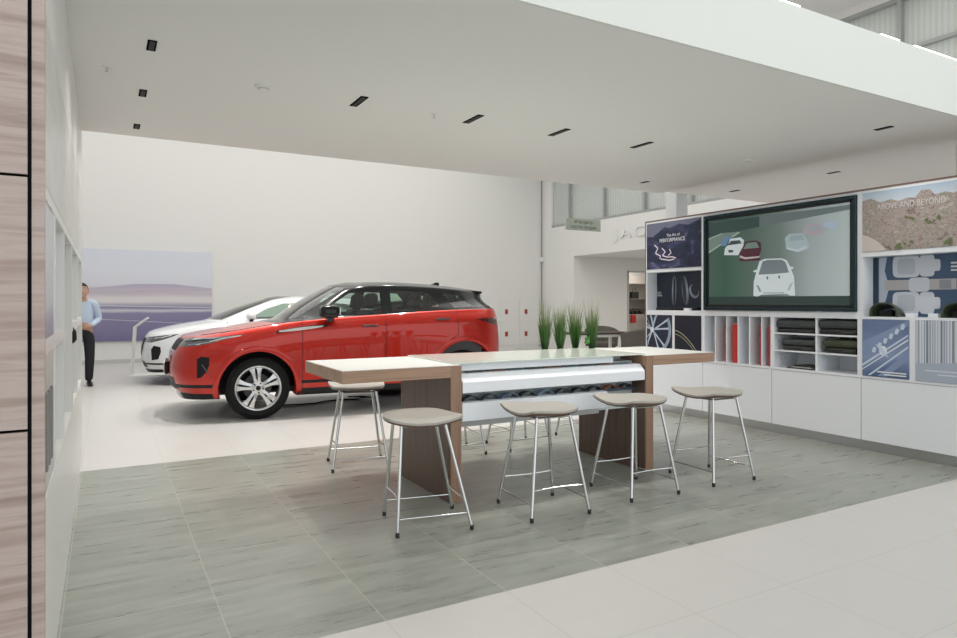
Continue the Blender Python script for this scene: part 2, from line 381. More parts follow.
# ------------------------------------------------------------------ counter table
TY0, TY1, TZ = 4.03, 4.90, .936
tb = empty('island_table', 'long walnut counter table with white drawers and glass middle in the seating zone', 'table', (0,0,0))
def Lunit(x0, x1, leg_right):
    th = .082
    # horizontal slab edge ring (walnut) with inset white top; leg panel
    m = MB(); m.box(x0, x1 - (th if leg_right else 0), TY0, TY1, TZ-th, TZ-.004) if leg_right else m.box(x0+th, x1, TY0, TY1, TZ-th, TZ-.004)
    top = m.build('slab', WOODH, tb, bevel=.001)
    MB().box(x0+.004, x1-.004, TY0+.004, TY1-.004, TZ-.003, TZ).build('top_surface', TOPW, top)
    lx0, lx1 = (x1-th, x1) if leg_right else (x0, x0+th)
    MB().prism([(lx0,0),(lx1,0),(lx1,TZ-.004),(lx0,TZ-.004)], lambda a,b,t: (a,t,b), TY0, TY1).build('leg', WOODV, tb, bevel=.001)
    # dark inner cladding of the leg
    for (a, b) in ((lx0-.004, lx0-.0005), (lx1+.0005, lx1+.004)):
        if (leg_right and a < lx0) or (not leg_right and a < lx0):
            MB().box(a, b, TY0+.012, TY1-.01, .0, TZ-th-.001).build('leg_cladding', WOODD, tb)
Lunit(1.29, 2.13, True); Lunit(3.81, 4.60, False)
X0, X1 = 2.135, 3.805
MB().box(X0-.03, X1+.05, TY0+.05, TY1, TZ+.001, TZ+.010).build('glass_top', (lambda m: m)(mat('green_glass_top', (.70,.765,.70), .12, spec=.6)), tb, bevel=.002)
MB().box(X0, X1-.25, TY0+.10, TY1-.02, .885, TZ-.002).box(X1-.25, X1, TY0+.3, TY1-.02, .885, TZ-.002).build('upper_frame', LAM, tb)
MB().box(X0, X1, TY0+.16, TY1-.03, .50, .885).build('carcass', mat('table_carcass', (.60,.68,.66), .5), tb)
# upper drawer with chamfered front
dr = MB().prism([(TY0-.005,.742),(TY0-.005,.815),(TY0+.05,.868),(TY0+.6,.868),(TY0+.6,.742)], lambda a,b,t: (t,a,b), X0+.002, X1-.01).build('drawer', LAM, tb, bevel=.0015)
q = MB()
for k in range(9):
    x = X0+.1+k*.17; q.box(x, x+.14, TY0+.10, TY0+.22, .868, .874, k%3)
q.build('sample_plate', [mat('sample_a',(.05,.06,.06),.2), mat('sample_b',(.22,.10,.05),.3), mat('sample_c',(.10,.14,.17),.25)], dr)
# lower tray with wavy colour samples
dr = MB().prism([(TY0,.548),(TY0,.672),(TY0+.05,.676),(TY0+.6,.676),(TY0+.6,.548)], lambda a,b,t: (t,a,b), X0+.002, 3.415).build('drawer', LAM, tb, bevel=.0015)
MB().box(X0+.002, 3.41, TY0+.10, TY1-.03, .49, .547).build('tray_underside', mat('tray_under', (.55,.56,.57), .5), tb)
MB().box(3.415, X1, TY0+.1, TY1-.05, .655, .674).build('tray_extension', mat('tray_blue', (.05,.07,.12), .3), tb)
COLS = [(.02,.03,.05),(.03,.05,.08),(.12,.18,.28),(.02,.03,.035),(.20,.29,.38),(.03,.035,.04),(.015,.02,.02),(.05,.06,.08),(.30,.09,.05),(.04,.04,.06)]
for k in range(10):
    x0 = X0 + .02 + k*.158
    m = MB(); n = 12; vs = []
    for j in range(n+1):
        a = j/n; zz = .679 + .036*math.sin(PI*a); xx = x0 + a*.156
        for yy in (TY0+.035, TY0+.14): vs += [(xx,yy,zz)]
    m.add(vs, [(2*j,2*j+2,2*j+3,2*j+1) for j in range(n)])
    o = m.build('colour_sample', mat('paint_sample', COLS[k], .15, .3, 1), None, smooth=60)
    tag(o, 'curved ' + ['dark navy','dark blue','blue','black','pale blue','charcoal','black','dark slate','orange brown','dark violet'][k] + ' paint sample in the open tray, ' + ['first','second','third','fourth','fifth','sixth','seventh','eighth','ninth','last'][k] + ' from the left', 'paint sample', 'curved paint samples in the lower table tray')
    sm = o.modifiers.new('s', 'SOLIDIFY'); sm.thickness = .003

# ------------------------------------------------------------------ grass plants behind the table
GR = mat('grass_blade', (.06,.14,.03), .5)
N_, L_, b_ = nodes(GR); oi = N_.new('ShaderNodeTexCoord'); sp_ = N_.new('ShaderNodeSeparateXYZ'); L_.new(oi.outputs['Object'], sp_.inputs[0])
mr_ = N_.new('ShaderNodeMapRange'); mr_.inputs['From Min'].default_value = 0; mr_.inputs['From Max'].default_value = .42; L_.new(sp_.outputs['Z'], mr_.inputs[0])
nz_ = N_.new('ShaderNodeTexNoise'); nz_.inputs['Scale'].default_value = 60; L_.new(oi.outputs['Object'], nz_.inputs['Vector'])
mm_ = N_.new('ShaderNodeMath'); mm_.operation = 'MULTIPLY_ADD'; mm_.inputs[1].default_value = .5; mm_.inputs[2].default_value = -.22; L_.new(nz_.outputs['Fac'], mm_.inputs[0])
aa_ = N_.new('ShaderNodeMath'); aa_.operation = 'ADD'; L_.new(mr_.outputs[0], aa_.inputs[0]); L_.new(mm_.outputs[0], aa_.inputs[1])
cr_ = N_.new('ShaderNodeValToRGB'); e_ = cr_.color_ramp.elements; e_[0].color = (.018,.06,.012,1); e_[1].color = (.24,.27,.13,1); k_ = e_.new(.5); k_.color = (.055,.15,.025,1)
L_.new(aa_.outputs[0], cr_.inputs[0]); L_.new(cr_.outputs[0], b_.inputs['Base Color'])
pl = empty('planter_box', 'slim white planter trough behind the glass table top', 'planter', (3.745, 4.962, 0))
MB().box(-.36,.36,-.06,-.05,.79,.93).box(-.36,.36,.05,.06,.79,.93).box(-.36,-.35,-.05,.05,.79,.93).box(.35,.36,-.05,.05,.79,.93).box(-.35,.35,-.05,.05,.79,.81).build('box', LAM, pl)
MB().box(-.349,.349,-.049,.049,.86,.905).build('soil', mat('soil', (.03,.022,.015), .9), pl)
for i, (x, lb) in enumerate(((3.475,'leftmost'), (3.645,'second from the left'), (3.82,'third from the left'), (4.015,'rightmost, loosest'))):
    g = empty('grass_plant', 'upright green ornamental grass tuft behind the table, ' + lb, 'plant', (x, 4.965, .906), 0, 'grass tufts behind the table')
    m = MB(); rnd = random.Random(i+3)
    for k in range(230):
        a = rnd.uniform(0, 2*PI); r0 = rnd.uniform(0,.022); h = rnd.uniform(.20,.40) if k > 30 else rnd.uniform(.40,.50)
        lean = rnd.uniform(.0,.06)*(1 if k > 12 else 1.5); w = rnd.uniform(.0015,.0032); tw = rnd.uniform(0, PI)
        px, py = r0*math.cos(a), r0*math.sin(a); vs = []; fs = []
        for j in range(6):
            t = j/5; d = lean*t**1.7; cx, cy = px + math.cos(a)*(d+.014*min(t*2,1)), py + math.sin(a)*(d+.014*min(t*2,1)); ww = w*(1-t**3)+.0003
            vs += [(cx-ww*math.cos(tw), cy-ww*math.sin(tw), h*t), (cx+ww*math.cos(tw), cy+ww*math.sin(tw), h*t)]
            if j: fs.append((2*j-2, 2*j-1, 2*j+1, 2*j))
        m.add(vs, fs)
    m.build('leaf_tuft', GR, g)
    if i == 3:
        m = MB()
        for k in range(14):
            a = rnd.uniform(0,2*PI); x_, z_ = -.05+rnd.uniform(-.02,.02), .10+rnd.uniform(-.02,.03)
            m.lathe([(0,-.004),(.012,0),(0,.004)], 7, 'y', (x_, rnd.uniform(-.02,.02), z_))
        m.build('side_leaf', mat('bright_leaf', (.10,.36,.06), .5), g)

# ------------------------------------------------------------------ stools
def chaikin(p, n=2):
    for _ in range(n):
        q = []
        for i in range(len(p)):
            a, b = p[i], p[(i+1)%len(p)]
            q += [(a[0]*.75+b[0]*.25, a[1]*.75+b[1]*.25), (a[0]*.25+b[0]*.75, a[1]*.25+b[1]*.75)]
        p = q
    return p
def make_stool(ox=0):
    r = empty('counter_stool', None, 'stool')
    out = chaikin([(-.232,-.195),(-.205,-.212),(.205,-.212),(.232,-.195),(.230,-.05),(.212,.08),(.155,.182),(.06,.222),(-.06,.222),(-.155,.182),(-.212,.08),(-.230,-.05)], 2)
    n = len(out)
    def sad(x, y): return .032*(abs(x)/.22)**2.2*(.35+.65*max(0,min(1,(.1-y)/.3))) - .004*(1-abs(x)/.22) + .026*max(0,(y+.02)/.24)**1.5
    def layer(zo, fac, dome):
        vs = []; fs = []; K = 6
        for k in range(K+1):
            s_ = fac*(1 - k/K)
            for (x, y) in out: vs.append((x*s_+ox, y*s_, zo + sad(x*s_, y*s_) + dome*(1-(s_/fac)**4)))
        for k in range(K):
            for j in range(n): fs.append((k*n+j, k*n+(j+1)%n, (k+1)*n+(j+1)%n, (k+1)*n+j))
        return vs, fs
    m = MB(); a, fa = layer(.655, 1.0, .020); b, fb = layer(.641, 1.0, 0.0); m.add(a, fa); m.add(b, fb)
    m.add([], []); o = len(a); m.f += [(j, (j+1)%n, o+(j+1)%n, o+j) for j in range(n)]; m.m += [0]*n
    m.build('seat_cushion', SEATM, r, smooth=50)
    m = MB(); a, fa = layer(.6405, 1.004, 0); b, fb = layer(.630, .97, -.002); m.add(a, fa); m.add(b, fb)
    m.f += [(j, (j+1)%n, o+(j+1)%n, o+j) for j in range(n)]; m.m += [0]*n
    m.build('seat_shell', SEATB, r, smooth=50)
    tops = {}; feet = {}
    for sx in (-1, 1):
        for sy in (-1, 1):
            tp = Vector((sx*.135+ox, sy*.125, .628)); ft = Vector((sx*.226, sy*.214, .014)); tops[sx,sy] = tp; feet[sx,sy] = ft
            l = MB().tube([tp, ft], .0108, 12).build('leg', CHROME, r, smooth=40)
            MB().lathe([(0,-.014),(.012,-.014),(.0125,.012),(.0095,.016)], 14, 'z', ft).build('rubber_foot', RUBBER, l, smooth=40)
    def at(k, z): 
        a, b = tops[k], feet[k]; t = (a.z-z)/(a.z-b.z); return a.lerp(b, t)
    m = MB()
    for sy in (-1, 1): m.tube([tops[-1,sy]+Vector((.0,0,-.003)), tops[1,sy]+Vector((0,0,-.003))], .007, 8)
    for sx in (-1, 1): m.tube([tops[sx,-1]+Vector((0,0,-.003)), tops[sx,1]+Vector((0,0,-.003))], .007, 8)
    m.build('seat_frame', CHROME, r, smooth=40)
    for sy in (-1, 1): MB().tube([at((-1,sy),.10), at((1,sy),.10)], .0052, 8).build('low_rung', CHROME, r, smooth=40)
    for sx in (-1, 1):
        a, b = at((sx,-1),.185), at((sx,1),.185); mid = (a+b)/2 + Vector((-sx*.02,0,0))
        MB().tube([a, a.lerp(mid,.5)+Vector((-sx*.004,0,0)), mid, b.lerp(mid,.5)+Vector((-sx*.004,0,0)), b], .0052, 8).build('footrest', CHROME, r, smooth=40)
    return r
st0 = make_stool()
STO = [(1.745,3.765,-11,'taupe counter stool nearest the camera, in front of the left walnut leg'),
       (2.535,3.645,-94,'taupe counter stool in front of the drawers, left of the middle pair'),
       (3.36,3.675,-92,'taupe counter stool just in front of the right walnut leg'),
       (4.155,3.67,-92,'taupe counter stool at far right, nearest the shelving wall'),
       (1.86,5.385,168,'taupe counter stool behind the left end of the walnut counter'),
       (2.78,5.42,176,'taupe counter stool behind the table, legs seen just right of the left walnut leg'),
       (3.46,5.385,180,'taupe counter stool behind the drawers, seen under the middle of the table'),
       (4.29,5.39,180,'taupe counter stool behind the right walnut leg, mostly hidden')]
for i, (x, y, a, lb) in enumerate(STO):
    o = make_stool(-.050) if i == 0 else st0 if i == 1 else copy_tree(st0)
    o.location = (x, y, 0); o.rotation_euler = (0,0,math.radians(a)); o['label'] = lb; o['group'] = 'taupe and chrome counter stools around the table'

# ------------------------------------------------------------------ shelving wall on the right
DX = 6.12
FR = .022
sh = empty('display_shelving', 'long white shelving wall with walnut edge, white base cabinets and open cells', 'shelving', (DX, 0, 0))
YL, YR = 6.47, 2.02
m = MB()
def bar(y0, y1, z0, z1, d=.40, x0=0): m.box(x0, d, y0, y1, z0, z1)
bar(YR, YL, 2.372, 2.395)                       # top
bar(YR, YL, .667, .690)                         # bottom shelf
bar(YL-.02, YL, .69, 2.372); bar(YR, YR+.02, .69, 2.372)
bar(5.502, 5.552, .69, 2.372); bar(3.642, 3.69, .69, 2.372)
bar(5.552, YL-.02, 1.750, 1.790); bar(5.552, YL-.02, 1.210, 1.268)
bar(5.968, 6.014, .69, 1.21)
bar(3.69, 5.502, 1.212, 1.275)
bar(YR+.02, 3.642, 1.785, 1.83); bar(YR+.02, 3.642, 1.212, 1.235)
bar(3.178, 3.23, .69, 1.212); bar(2.60, 2.64, .69, 1.212)
m.build('frame', LAM, sh)
MB().box(.38, .40, YR, YL, .69, 2.37).build('back_panel', LAM, sh)
MB().box(-.004, .40, YR, YL, 2.396, 2.412).box(-.004, .40, YL+.0005, YL+.012, 0, 2.412).build('edge_trim', WOODC, sh)
m = MB()
for y in (5.354, 5.195, 5.038, 4.889, 4.733): m.box(.01, .38, y-.008, y+.008, .69, 1.212)
m.build('divider', LAM, sh)
m = MB(); m.box(.0, .38, 4.575, 4.60+.02, .69, 1.212); m.box(.01, .38, 4.10, 4.118, .69, 1.212)
for z in (.866, 1.046): m.box(.01, .38, 4.118, 4.575, z-.008, z+.008); m.box(.01, .38, 3.69, 4.10, z-.008, z+.008)
m.build('shelf', LAM, sh)
for (y0, y1) in ((5.54,6.47),(4.61,5.536),(3.66,4.606),(2.80,3.656),(2.02,2.796)):
    MB().box(.004, .38, y0+.002, y1-.002, .095, .663).build('door', LAM, sh, bevel=.001)
MB().box(.035, .38, YR, YL, 0, .095).build('plinth', ALU, sh)

def wp(off): return lambda a, b, t: (-off-t, a, b)
def picture(name, label, y0, y1, z0, z1, bgm, off=.0, cat='picture'):
    o = empty(name, label, cat, (DX, 0, 0))
    MB().box(-off-.006 if off >= 0 else -off-.006, -off+.006, y0, y1, z0, z1).build('printed_panel', bgm, o)
    return o
def art(par, items, off, name='print'):
    mats_ = []; q = MB()
    for i, (c, pts) in enumerate(items):
        k = str(c)
        if not isinstance(c, bpy.types.Material):
            c = mat('ink', c, .45)
        mats_.append(c); o_ = off + .0015 + i*.0003
        q.add([(-o_, a, b) for a, b in pts], [tuple(range(len(pts)))], i)
    return q.build(name, mats_, par)
def deep(items, k=6.289/6.12):
    return [(c, [(min(a*k, 6.44), min(max(1.36+(b-1.36)*k, 1.24), 1.78)) for a, b in p]) for c, p in items]
def ribbon(pts, w):
    """thick polyline polygon quads"""
    out = []
    for i in range(len(pts)-1):
        a, b = Vector(pts[i]), Vector(pts[i+1]); d = (b-a); n = Vector((-d.y, d.x)).normalized()*w/2
        out.append([tuple(a+n), tuple(b+n), tuple(b-n), tuple(a-n)])
    return out
# 1: night mountain road print
NM = mat('night_mountain_print', (.05,.06,.12), .35)
ramp_noise(NM, (1,1.2,2.2), [(.30,(.008,.012,.03)),(.50,(.02,.028,.07)),(.60,(.06,.065,.15)),(.68,(.20,.20,.34)),(.76,(.02,.03,.07))], 2.2, 8, 1.2)
o = picture('framed_print', 'dark blue mountain road print reading PERFORMANCE at top left of the shelving wall', 5.552, 6.448, 1.79, 2.372, NM)
items = [((.16,.17,.25), [(6.448,2.372),(6.448,2.21),(6.34,2.20),(6.22,2.26),(6.14,2.31),(6.05,2.29),(5.9,2.33),(5.75,2.30),(5.56,2.35),(5.56,2.372)])]
for pts in ([(6.31,2.10),(6.25,2.05),(6.29,1.99),(6.20,1.95),(6.22,1.92)], [(6.18,2.05),(6.12,2.00),(6.17,1.955),(6.08,1.93),(6.0,1.93),(5.94,1.91)], [(6.05,2.03),(6.02,1.98),(6.07,1.95)], [(6.2,1.915),(6.05,1.89),(5.97,1.90)]):
    for r_ in ribbon(pts, .014): items.append(((.85,.75,.85), r_))
art(o, items, .006)
WTX = mat('print_white', (.85,.87,.92), .4)
text_mesh('lettering', 'PERFORMANCE', .066, WTX, o, lambda a,b,t: (-.009-t, 6.22-a, 2.12+b), .0003, sx=.93)
text_mesh('lettering', 'The Art of', .05, WTX, o, lambda a,b,t: (-.009-t, 6.10-a, 2.185+b), .0003, sx=1)
# 2: niche print of door handles
HP = mat('handle_print', (.018,.03,.05), .3)
o = picture('niche_print', 'dark print of silver door handles at the back of the upper left niche', 5.555, 6.445, 1.27, 1.75, HP, -.175)
mts = lambda k: (k[0], k[1])
SV = zgrad('silver_print', [(0,(.02,.03,.05)),(.5,(.35,.42,.50)),(1,(.05,.07,.10))], 'Z', 1.3, 1.75, .3)
def ell(cy, cz, ry, rz, tilt=0, n=20, p=2.5):
    r = []
    for k in range(n):
        a = 2*PI*k/n; c, s_ = math.cos(a), math.sin(a); y = ry*math.copysign(abs(c)**(2/p), c); z = rz*math.copysign(abs(s_)**(2/p), s_)
        r.append((cy + y*math.cos(tilt) - z*math.sin(tilt), cz + y*math.sin(tilt) + z*math.cos(tilt)))
    return r
items = [(SV, ell(5.98,1.51,.035,.185,.02)), ((.02,.03,.05), ell(5.975,1.51,.018,.165,.02)), (SV, ell(5.80,1.51,.05,.18,-.12,p=2)), ((.03,.045,.07), ell(5.815,1.52,.03,.16,-.12,p=2)),
         (SV, ell(5.66,1.50,.07,.09,-.5,p=2)), ((.02,.03,.05), ell(5.65,1.515,.055,.075,-.5,p=2))]
for k in range(3): items.append(((.6,.66,.72), [(6.33,1.50-k*.022),(6.20-k*.01,1.50-k*.022),(6.20-k*.01,1.49-k*.022),(6.33,1.49-k*.022)]))
art(o, deep(items), -.169)
# 3: alloy wheel print
o = picture('framed_print', 'dark print of a silver alloy wheel in the lower left cell', 6.016, 6.448, .692, 1.208, mat('wheel_print_bg', (.025,.04,.065), .3), cat='picture')
items = []
c0 = (6.335, 1.02); cl_ = lambda p: (min(max(p[0], 6.018), 6.446), min(max(p[1], .694), 1.206))
for k in range(5):
    for d_ in (-.20, .20):
        a = 2*PI*k/5 + .35; r1 = .29
        pa, pb = Vector((math.cos(a), math.sin(a)))*.03, Vector((math.cos(a+d_), math.sin(a+d_)))*r1
        nn = Vector((-(pb-pa).y, (pb-pa).x)).normalized()
        pts = [pa.lerp(pb, t)+nn*w_ for t, w_ in ((0,.014),(.5,.010),(1,.016))] + [pa.lerp(pb, t)-nn*w_ for t, w_ in ((1,.016),(.5,.010),(0,.014))]
        items.append(((.38,.48,.60), [cl_((c0[0]+p.x, c0[1]+p.y)) for p in pts]))
        items.append(((.75,.84,.92), [cl_((c0[0]+p.x, c0[1]+p.y)) for p in [pa.lerp(pb,t)+nn*w_ for t, w_ in ((0,.003),(1,.004))]+[pa.lerp(pb,t)-nn*w_ for t, w_ in ((1,.004),(0,.003))]]))
for k in range(36):
    a, b = 2*PI*k/36, 2*PI*(k+1)/36
    for (r0_, r1_, c_) in ((.275,.305,(.30,.40,.52)), (.31,.317,(.7,.8,.88))):
        P4 = [(c0[0]+r_*math.cos(t_), c0[1]+r_*math.sin(t_)) for r_, t_ in ((r0_,a),(r1_,a),(r1_,b),(r0_,b))]
        if all(cl_(p) == p for p in P4): items.append((c_, P4))
items.append(((.75,.82,.9), ell(c0[0], c0[1], .035,.035,p=2)))
items.append(((.7,.75,.8), [(6.12,.74),(6.04,.74),(6.04,.755),(6.12,.755)]))
art(o, items, .006)
# 4: curved gold stitching print
o = picture('framed_print', 'black print with two curved golden lines in the lower left cell', 5.552, 5.966, .692, 1.208, mat('line_print_bg', (.02,.03,.045), .3))
items = []
for off_, c in ((0,(.42,.40,.22)), (.035,(.50,.50,.33))):
    pts = [(5.966-.41*t, .98+off_*1.3 - .30*t**1.7) for t in [i/12 for i in range(13)]]
    for r_ in ribbon(pts, .007): items.append((c, r_))
art(o, items, .006)
# small black tray + card in the niche
o = empty('sample_bar', 'long black sample bar lying on the upper left niche shelf', 'sample', (DX+.10, 6.05, 1.268))
MB().box(-.05,.05,-.36,.30,0,.035).build('body', BLACK, o, bevel=.012, seg=3)
o = MB().box(-.03,.03,-.045,.045,0,.03).build('price_card', LAM, None, loc=(DX+.04, 5.79, 1.268)); tag(o, 'small white card standing in front of the black sample bar', 'card')

# TV
tv = empty('television', 'large wall television with dark teal frame showing cars on a track', 'television', (DX, 0, 0))
TVF = mat('tv_frame', (.006,.026,.034), .25)
y0, y1, z0, z1 = 3.694, 5.497, 1.28, 2.366
q = MB(); w_ = .035
q.box(-.03,.05,y0,y1,z0,z0+w_).box(-.03,.05,y0,y1,z1-w_,z1).box(-.03,.05,y0,y0+w_,z0+w_,z1-w_).box(-.03,.05,y1-w_,y1,z0+w_,z1-w_)
q.build('bezel', TVF, tv, bevel=.004)
q = MB(); a = .022; b0 = w_
q.box(-.018,.05,y0+b0,y1-b0,z0+b0,z0+b0+a).box(-.018,.05,y0+b0,y1-b0,z1-b0-a,z1-b0).box(-.018,.05,y0+b0,y0+b0+a,z0+b0,z1-b0).box(-.018,.05,y1-b0-a,y1-b0,z0+b0,z1-b0)
q.build('inner_bezel', mat('tv_inner', (.004,.010,.012), .3), tv)
SCRM = zgrad('screen_picture_glare', [(0,(.56,.65,.67)),(.25,(.44,.52,.54)),(.45,(.22,.28,.27)),(.65,(.12,.19,.165)),(.85,(.06,.14,.105)),(1,(.09,.15,.13))], 'Y', 3.73, 5.46, .12, 0, .10)  # picture pales to the right: reflected glare put into its colour
scr = MB().box(-.005,.02,y0+.055,y1-.055,z0+.055,z1-.055).build('screen', SCRM, tv)
def g(r, g_, b): 
    return mat('screen_ink', (r,g_,b), .2, emit=(r,g_,b), es=.18)
W1, DK, GL = g(.72,.80,.84), g(.06,.09,.10), g(.20,.25,.28)
D = dict(
 main_body=[(4.822,1.436),(4.817,1.59),(4.784,1.698),(4.745,1.806),(4.682,1.828),(4.475,1.822),(4.416,1.798),(4.381,1.734),(4.335,1.628),(4.323,1.435),(4.381,1.436),(4.416,1.453),(4.72,1.446),(4.771,1.429)],
 main_glass=[(4.758,1.664),(4.707,1.803),(4.645,1.815),(4.475,1.808),(4.432,1.778),(4.393,1.672),(4.571,1.664)])
items = [
 (g(.05,.09,.085), [(5.44,2.285),(4.75,2.285),(4.75,2.175),(5.02,2.155),(5.44,2.13)]), (g(.16,.21,.22), [(4.75,2.285),(3.75,2.285),(3.75,2.24),(4.75,2.175)]),
 (g(.20,.28,.25), [(5.438,2.105),(5.258,2.153),(5.021,2.147),(5.438,1.951)]),
 (g(.40,.48,.42), [(5.438,1.951),(5.021,2.147),(4.994,2.138),(5.434,1.935)]),
 (g(.40,.48,.42), [(5.438,2.105),(5.258,2.150),(5.25,2.14),(5.438,2.09)]),
 (g(.035,.06,.055), [(5.44,1.43),(3.75,1.428),(3.75,1.336),(5.44,1.336)]),
 (g(.16,.28,.46), [(5.264,2.008),(5.258,2.065),(5.201,2.107),(5.09,2.101),(5.159,2.057),(5.187,2.002)]),
 (W1, [(5.216,1.9),(5.201,1.98),(5.159,2.011),(5.131,2.078),(4.994,2.084),(4.946,2.051),(4.954,1.985),(4.994,1.931),(5.021,1.888)]),
 (DK, [(5.165,2.007),(5.123,2.054),(5.002,2.053),(4.975,2.015)]),
 (DK, [(5.16,1.955),(5.09,1.95),(5.09,1.925),(5.15,1.925)]),
 (g(.10,.03,.045), [(5.002,1.82),(5.002,1.909),(4.967,1.963),(4.927,2.027),(4.796,2.034),(4.733,2.005),(4.725,1.935),(4.74,1.882),(4.745,1.816)]),
 (g(.20,.28,.28), [(4.954,1.951),(4.906,2.014),(4.784,2.016),(4.75,1.952)]),
 (g(.62,.55,.58), [(5.0,1.885),(4.93,1.86),(4.75,1.86),(4.735,1.885),(4.75,1.845),(4.93,1.838),(5.0,1.86)]),
 (g(.45,.55,.60), [(4.428,1.914),(4.439,2.03),(4.393,2.068),(4.244,2.061),(4.2,2.01),(4.167,1.936),(4.178,1.896),(4.289,1.873)]),
 (g(.36,.46,.50), [(4.404,1.996),(4.376,2.046),(4.244,2.04),(4.218,1.991)]),
 (g(.60,.68,.76), [(4.42,1.93),(4.30,1.90),(4.19,1.935),(4.20,1.905),(4.30,1.875),(4.41,1.91)]),
 (g(.48,.42,.48), [(4.244,2.055),(4.211,2.123),(4.156,2.142),(4.069,2.139),(4.027,2.085),(4.027,2.035),(4.112,2.023)]),
 (g(.38,.44,.50), [(4.20,2.07),(4.17,2.12),(4.08,2.12),(4.05,2.08)]),
 (g(.45,.55,.68), [(4.027,2.095),(4.006,2.142),(3.902,2.141),(3.871,2.099),(3.902,2.072)]),
 (W1, D['main_body']), (GL, D['main_glass']),
 (g(.25,.32,.35), [(4.784,1.556),(4.75,1.54),(4.72,1.478),(4.75,1.483)]), (g(.45,.53,.58), [(4.346,1.576),(4.381,1.552),(4.416,1.484),(4.381,1.494)]),
 (W1, [(4.827,1.704),(4.784,1.72),(4.771,1.698),(4.809,1.688)]), (W1, [(4.381,1.734),(4.34,1.725),(4.346,1.705),(4.381,1.709)]),
 (DK, [(4.657,1.639),(4.637,1.638),(4.64,1.606),(4.652,1.611)]), (DK, [(4.516,1.643),(4.496,1.644),(4.499,1.61),(4.511,1.615)]),
 (g(.5,.58,.62), [(4.70,1.475),(4.44,1.475),(4.45,1.455),(4.69,1.453)]),
]
art(scr, items, .0055, 'screen_image')

# rocky landscape print
RK = mat('rocky_print', (.4,.3,.25), .4)
ramp_noise(RK, (1,1.0,1.6), [(.34,(.09,.075,.085)),(.42,(.27,.21,.20)),(.50,(.50,.42,.41)),(.54,(.20,.20,.14)),(.60,(.60,.53,.51)),(.70,(.24,.19,.19))], 8, 12, .3, rough=.8)
o = picture('landscape_print', 'wide rocky desert landscape print reading ABOVE AND BEYOND at the top right', YR+.03, 3.640, 1.832, 2.372, RK)
sky = [(3.64,2.372),(3.64,2.30),(3.56,2.315),(3.48,2.27),(3.38,2.285),(3.32,2.26),(3.24,2.28),(3.18,2.27),(3.13,2.33),(3.06,2.325),(3.02,2.275),(2.94,2.29),(2.88,2.27),(2.80,2.30),(2.6,2.25),(2.3,2.31),(YR+.03,2.28),(YR+.03,2.372)]
gr_ = mat('bush_print', (.12,.17,.06), .5)
items = [(zgrad('sky_print', [(0,(.62,.68,.74)),(1,(.45,.56,.70))], 'Z', 2.25, 2.37, .4), sky),
         (mat('pale_rock_print', (.66,.60,.57), .5), [(3.64,1.99),(3.58,1.97),(3.50,1.92),(3.44,1.86),(3.42,1.832),(3.64,1.832)]),
         ]
for (cy, cz, n_) in ((3.02,2.06,9),(3.20,2.10,5),(3.27,1.87,8),(2.94,1.87,6),(2.6,1.95,8)):
    rb = random.Random(int(cy*100))
    for _ in range(n_): items.append((mat('bush_print', (.13+rb.random()*.06,.17+rb.random()*.06,.09), .5), ell(cy+rb.uniform(-.07,.07), cz+rb.uniform(-.025,.025), rb.uniform(.010,.024), rb.uniform(.008,.018), rb.random(), 7, 2)))
art(o, items, .006)
text_mesh('lettering', 'ABOVE AND BEYOND', .078, mat('print_cream', (.68,.68,.67), .4), o, lambda a,b,t: (-.0095-t, 3.505-a, 2.20+b), .0003, sx=.735)
# car interior plan print in niche
IP = mat('interior_print', (.06,.11,.20), .35)
o = picture('niche_print', 'blue print of white car seats seen from above in the right niche', YR+.03, 3.640, 1.237, 1.783, IP, -.175)
SW, SG = mat('print_seat', (.66,.70,.78), .45), mat('print_beige', (.50,.48,.50), .45)
# printed on the recessed back panel, so shapes shifted toward the right
items = [(mat('print_navy', (.02,.045,.08), .4), [(3.64,1.237),(3.64,1.783),(3.50,1.783),(3.50,1.237)]), ((.50,.56,.66), [(3.49,1.783),(3.42,1.783),(3.44,1.65),(3.40,1.5),(3.44,1.35),(3.42,1.237),(3.49,1.237)]),
         (SG, [(3.44,1.563),(2.86,1.563),(2.86,1.473),(3.44,1.473)]), (SW, ell(3.15,1.518,.085,.062,p=5)), ((.30,.31,.36), [(2.99,1.555),(2.90,1.555),(2.90,1.48),(2.99,1.48)])]
for cz in (1.68, 1.36):
    items += [(SW, ell(3.255,cz,.115,.098,p=5)), ((.52,.57,.66), ell(3.255,cz,.075,.07,p=5)), (SW, ell(3.085,cz,.06,.095,p=5)), (SW, ell(3.01,cz,.03,.05,p=4)), ((.10,.16,.28), ell(2.66,cz,.13,.10,p=5)), ((.14,.20,.32), ell(2.48,cz,.05,.09,p=5))]
for k in range(3): items.append(((.7,.76,.84), [(2.90,1.70-k*.03),(2.66+k*.03,1.70-k*.03),(2.66+k*.03,1.685-k*.03),(2.90,1.685-k*.03)]))
art(o, deep(items), -.169)
def hide_shell(y, lb, s=1.):
    o = empty('leather_headrest', lb, 'leather sample', (DX+.055, y, 1.236))
    n, K = 14, 8; vs = []; fs = []
    for i in range(K+1):
        t = i/K
        for j in range(n):
            a = PI*j/(n-1); yy = -.125*math.cos(a)*s; zz = .130*abs(math.sin(a))**.62*(1-.35*t**2); xx = -.05+.15*t
            vs.append((xx, yy*(1-.15*t), zz))
    for i in range(K):
        for j in range(n-1): fs.append((i*n+j, i*n+j+1, (i+1)*n+j+1, (i+1)*n+j))
    q = MB().add(vs, fs); ob = q.build('cover', LEATHG, o, smooth=60); sm = ob.modifiers.new('s','SOLIDIFY'); sm.thickness = .012
    MB().box(-.02,.05,-.06,.06,.0,.06).build('filling', BLACK, o, bevel=.01)
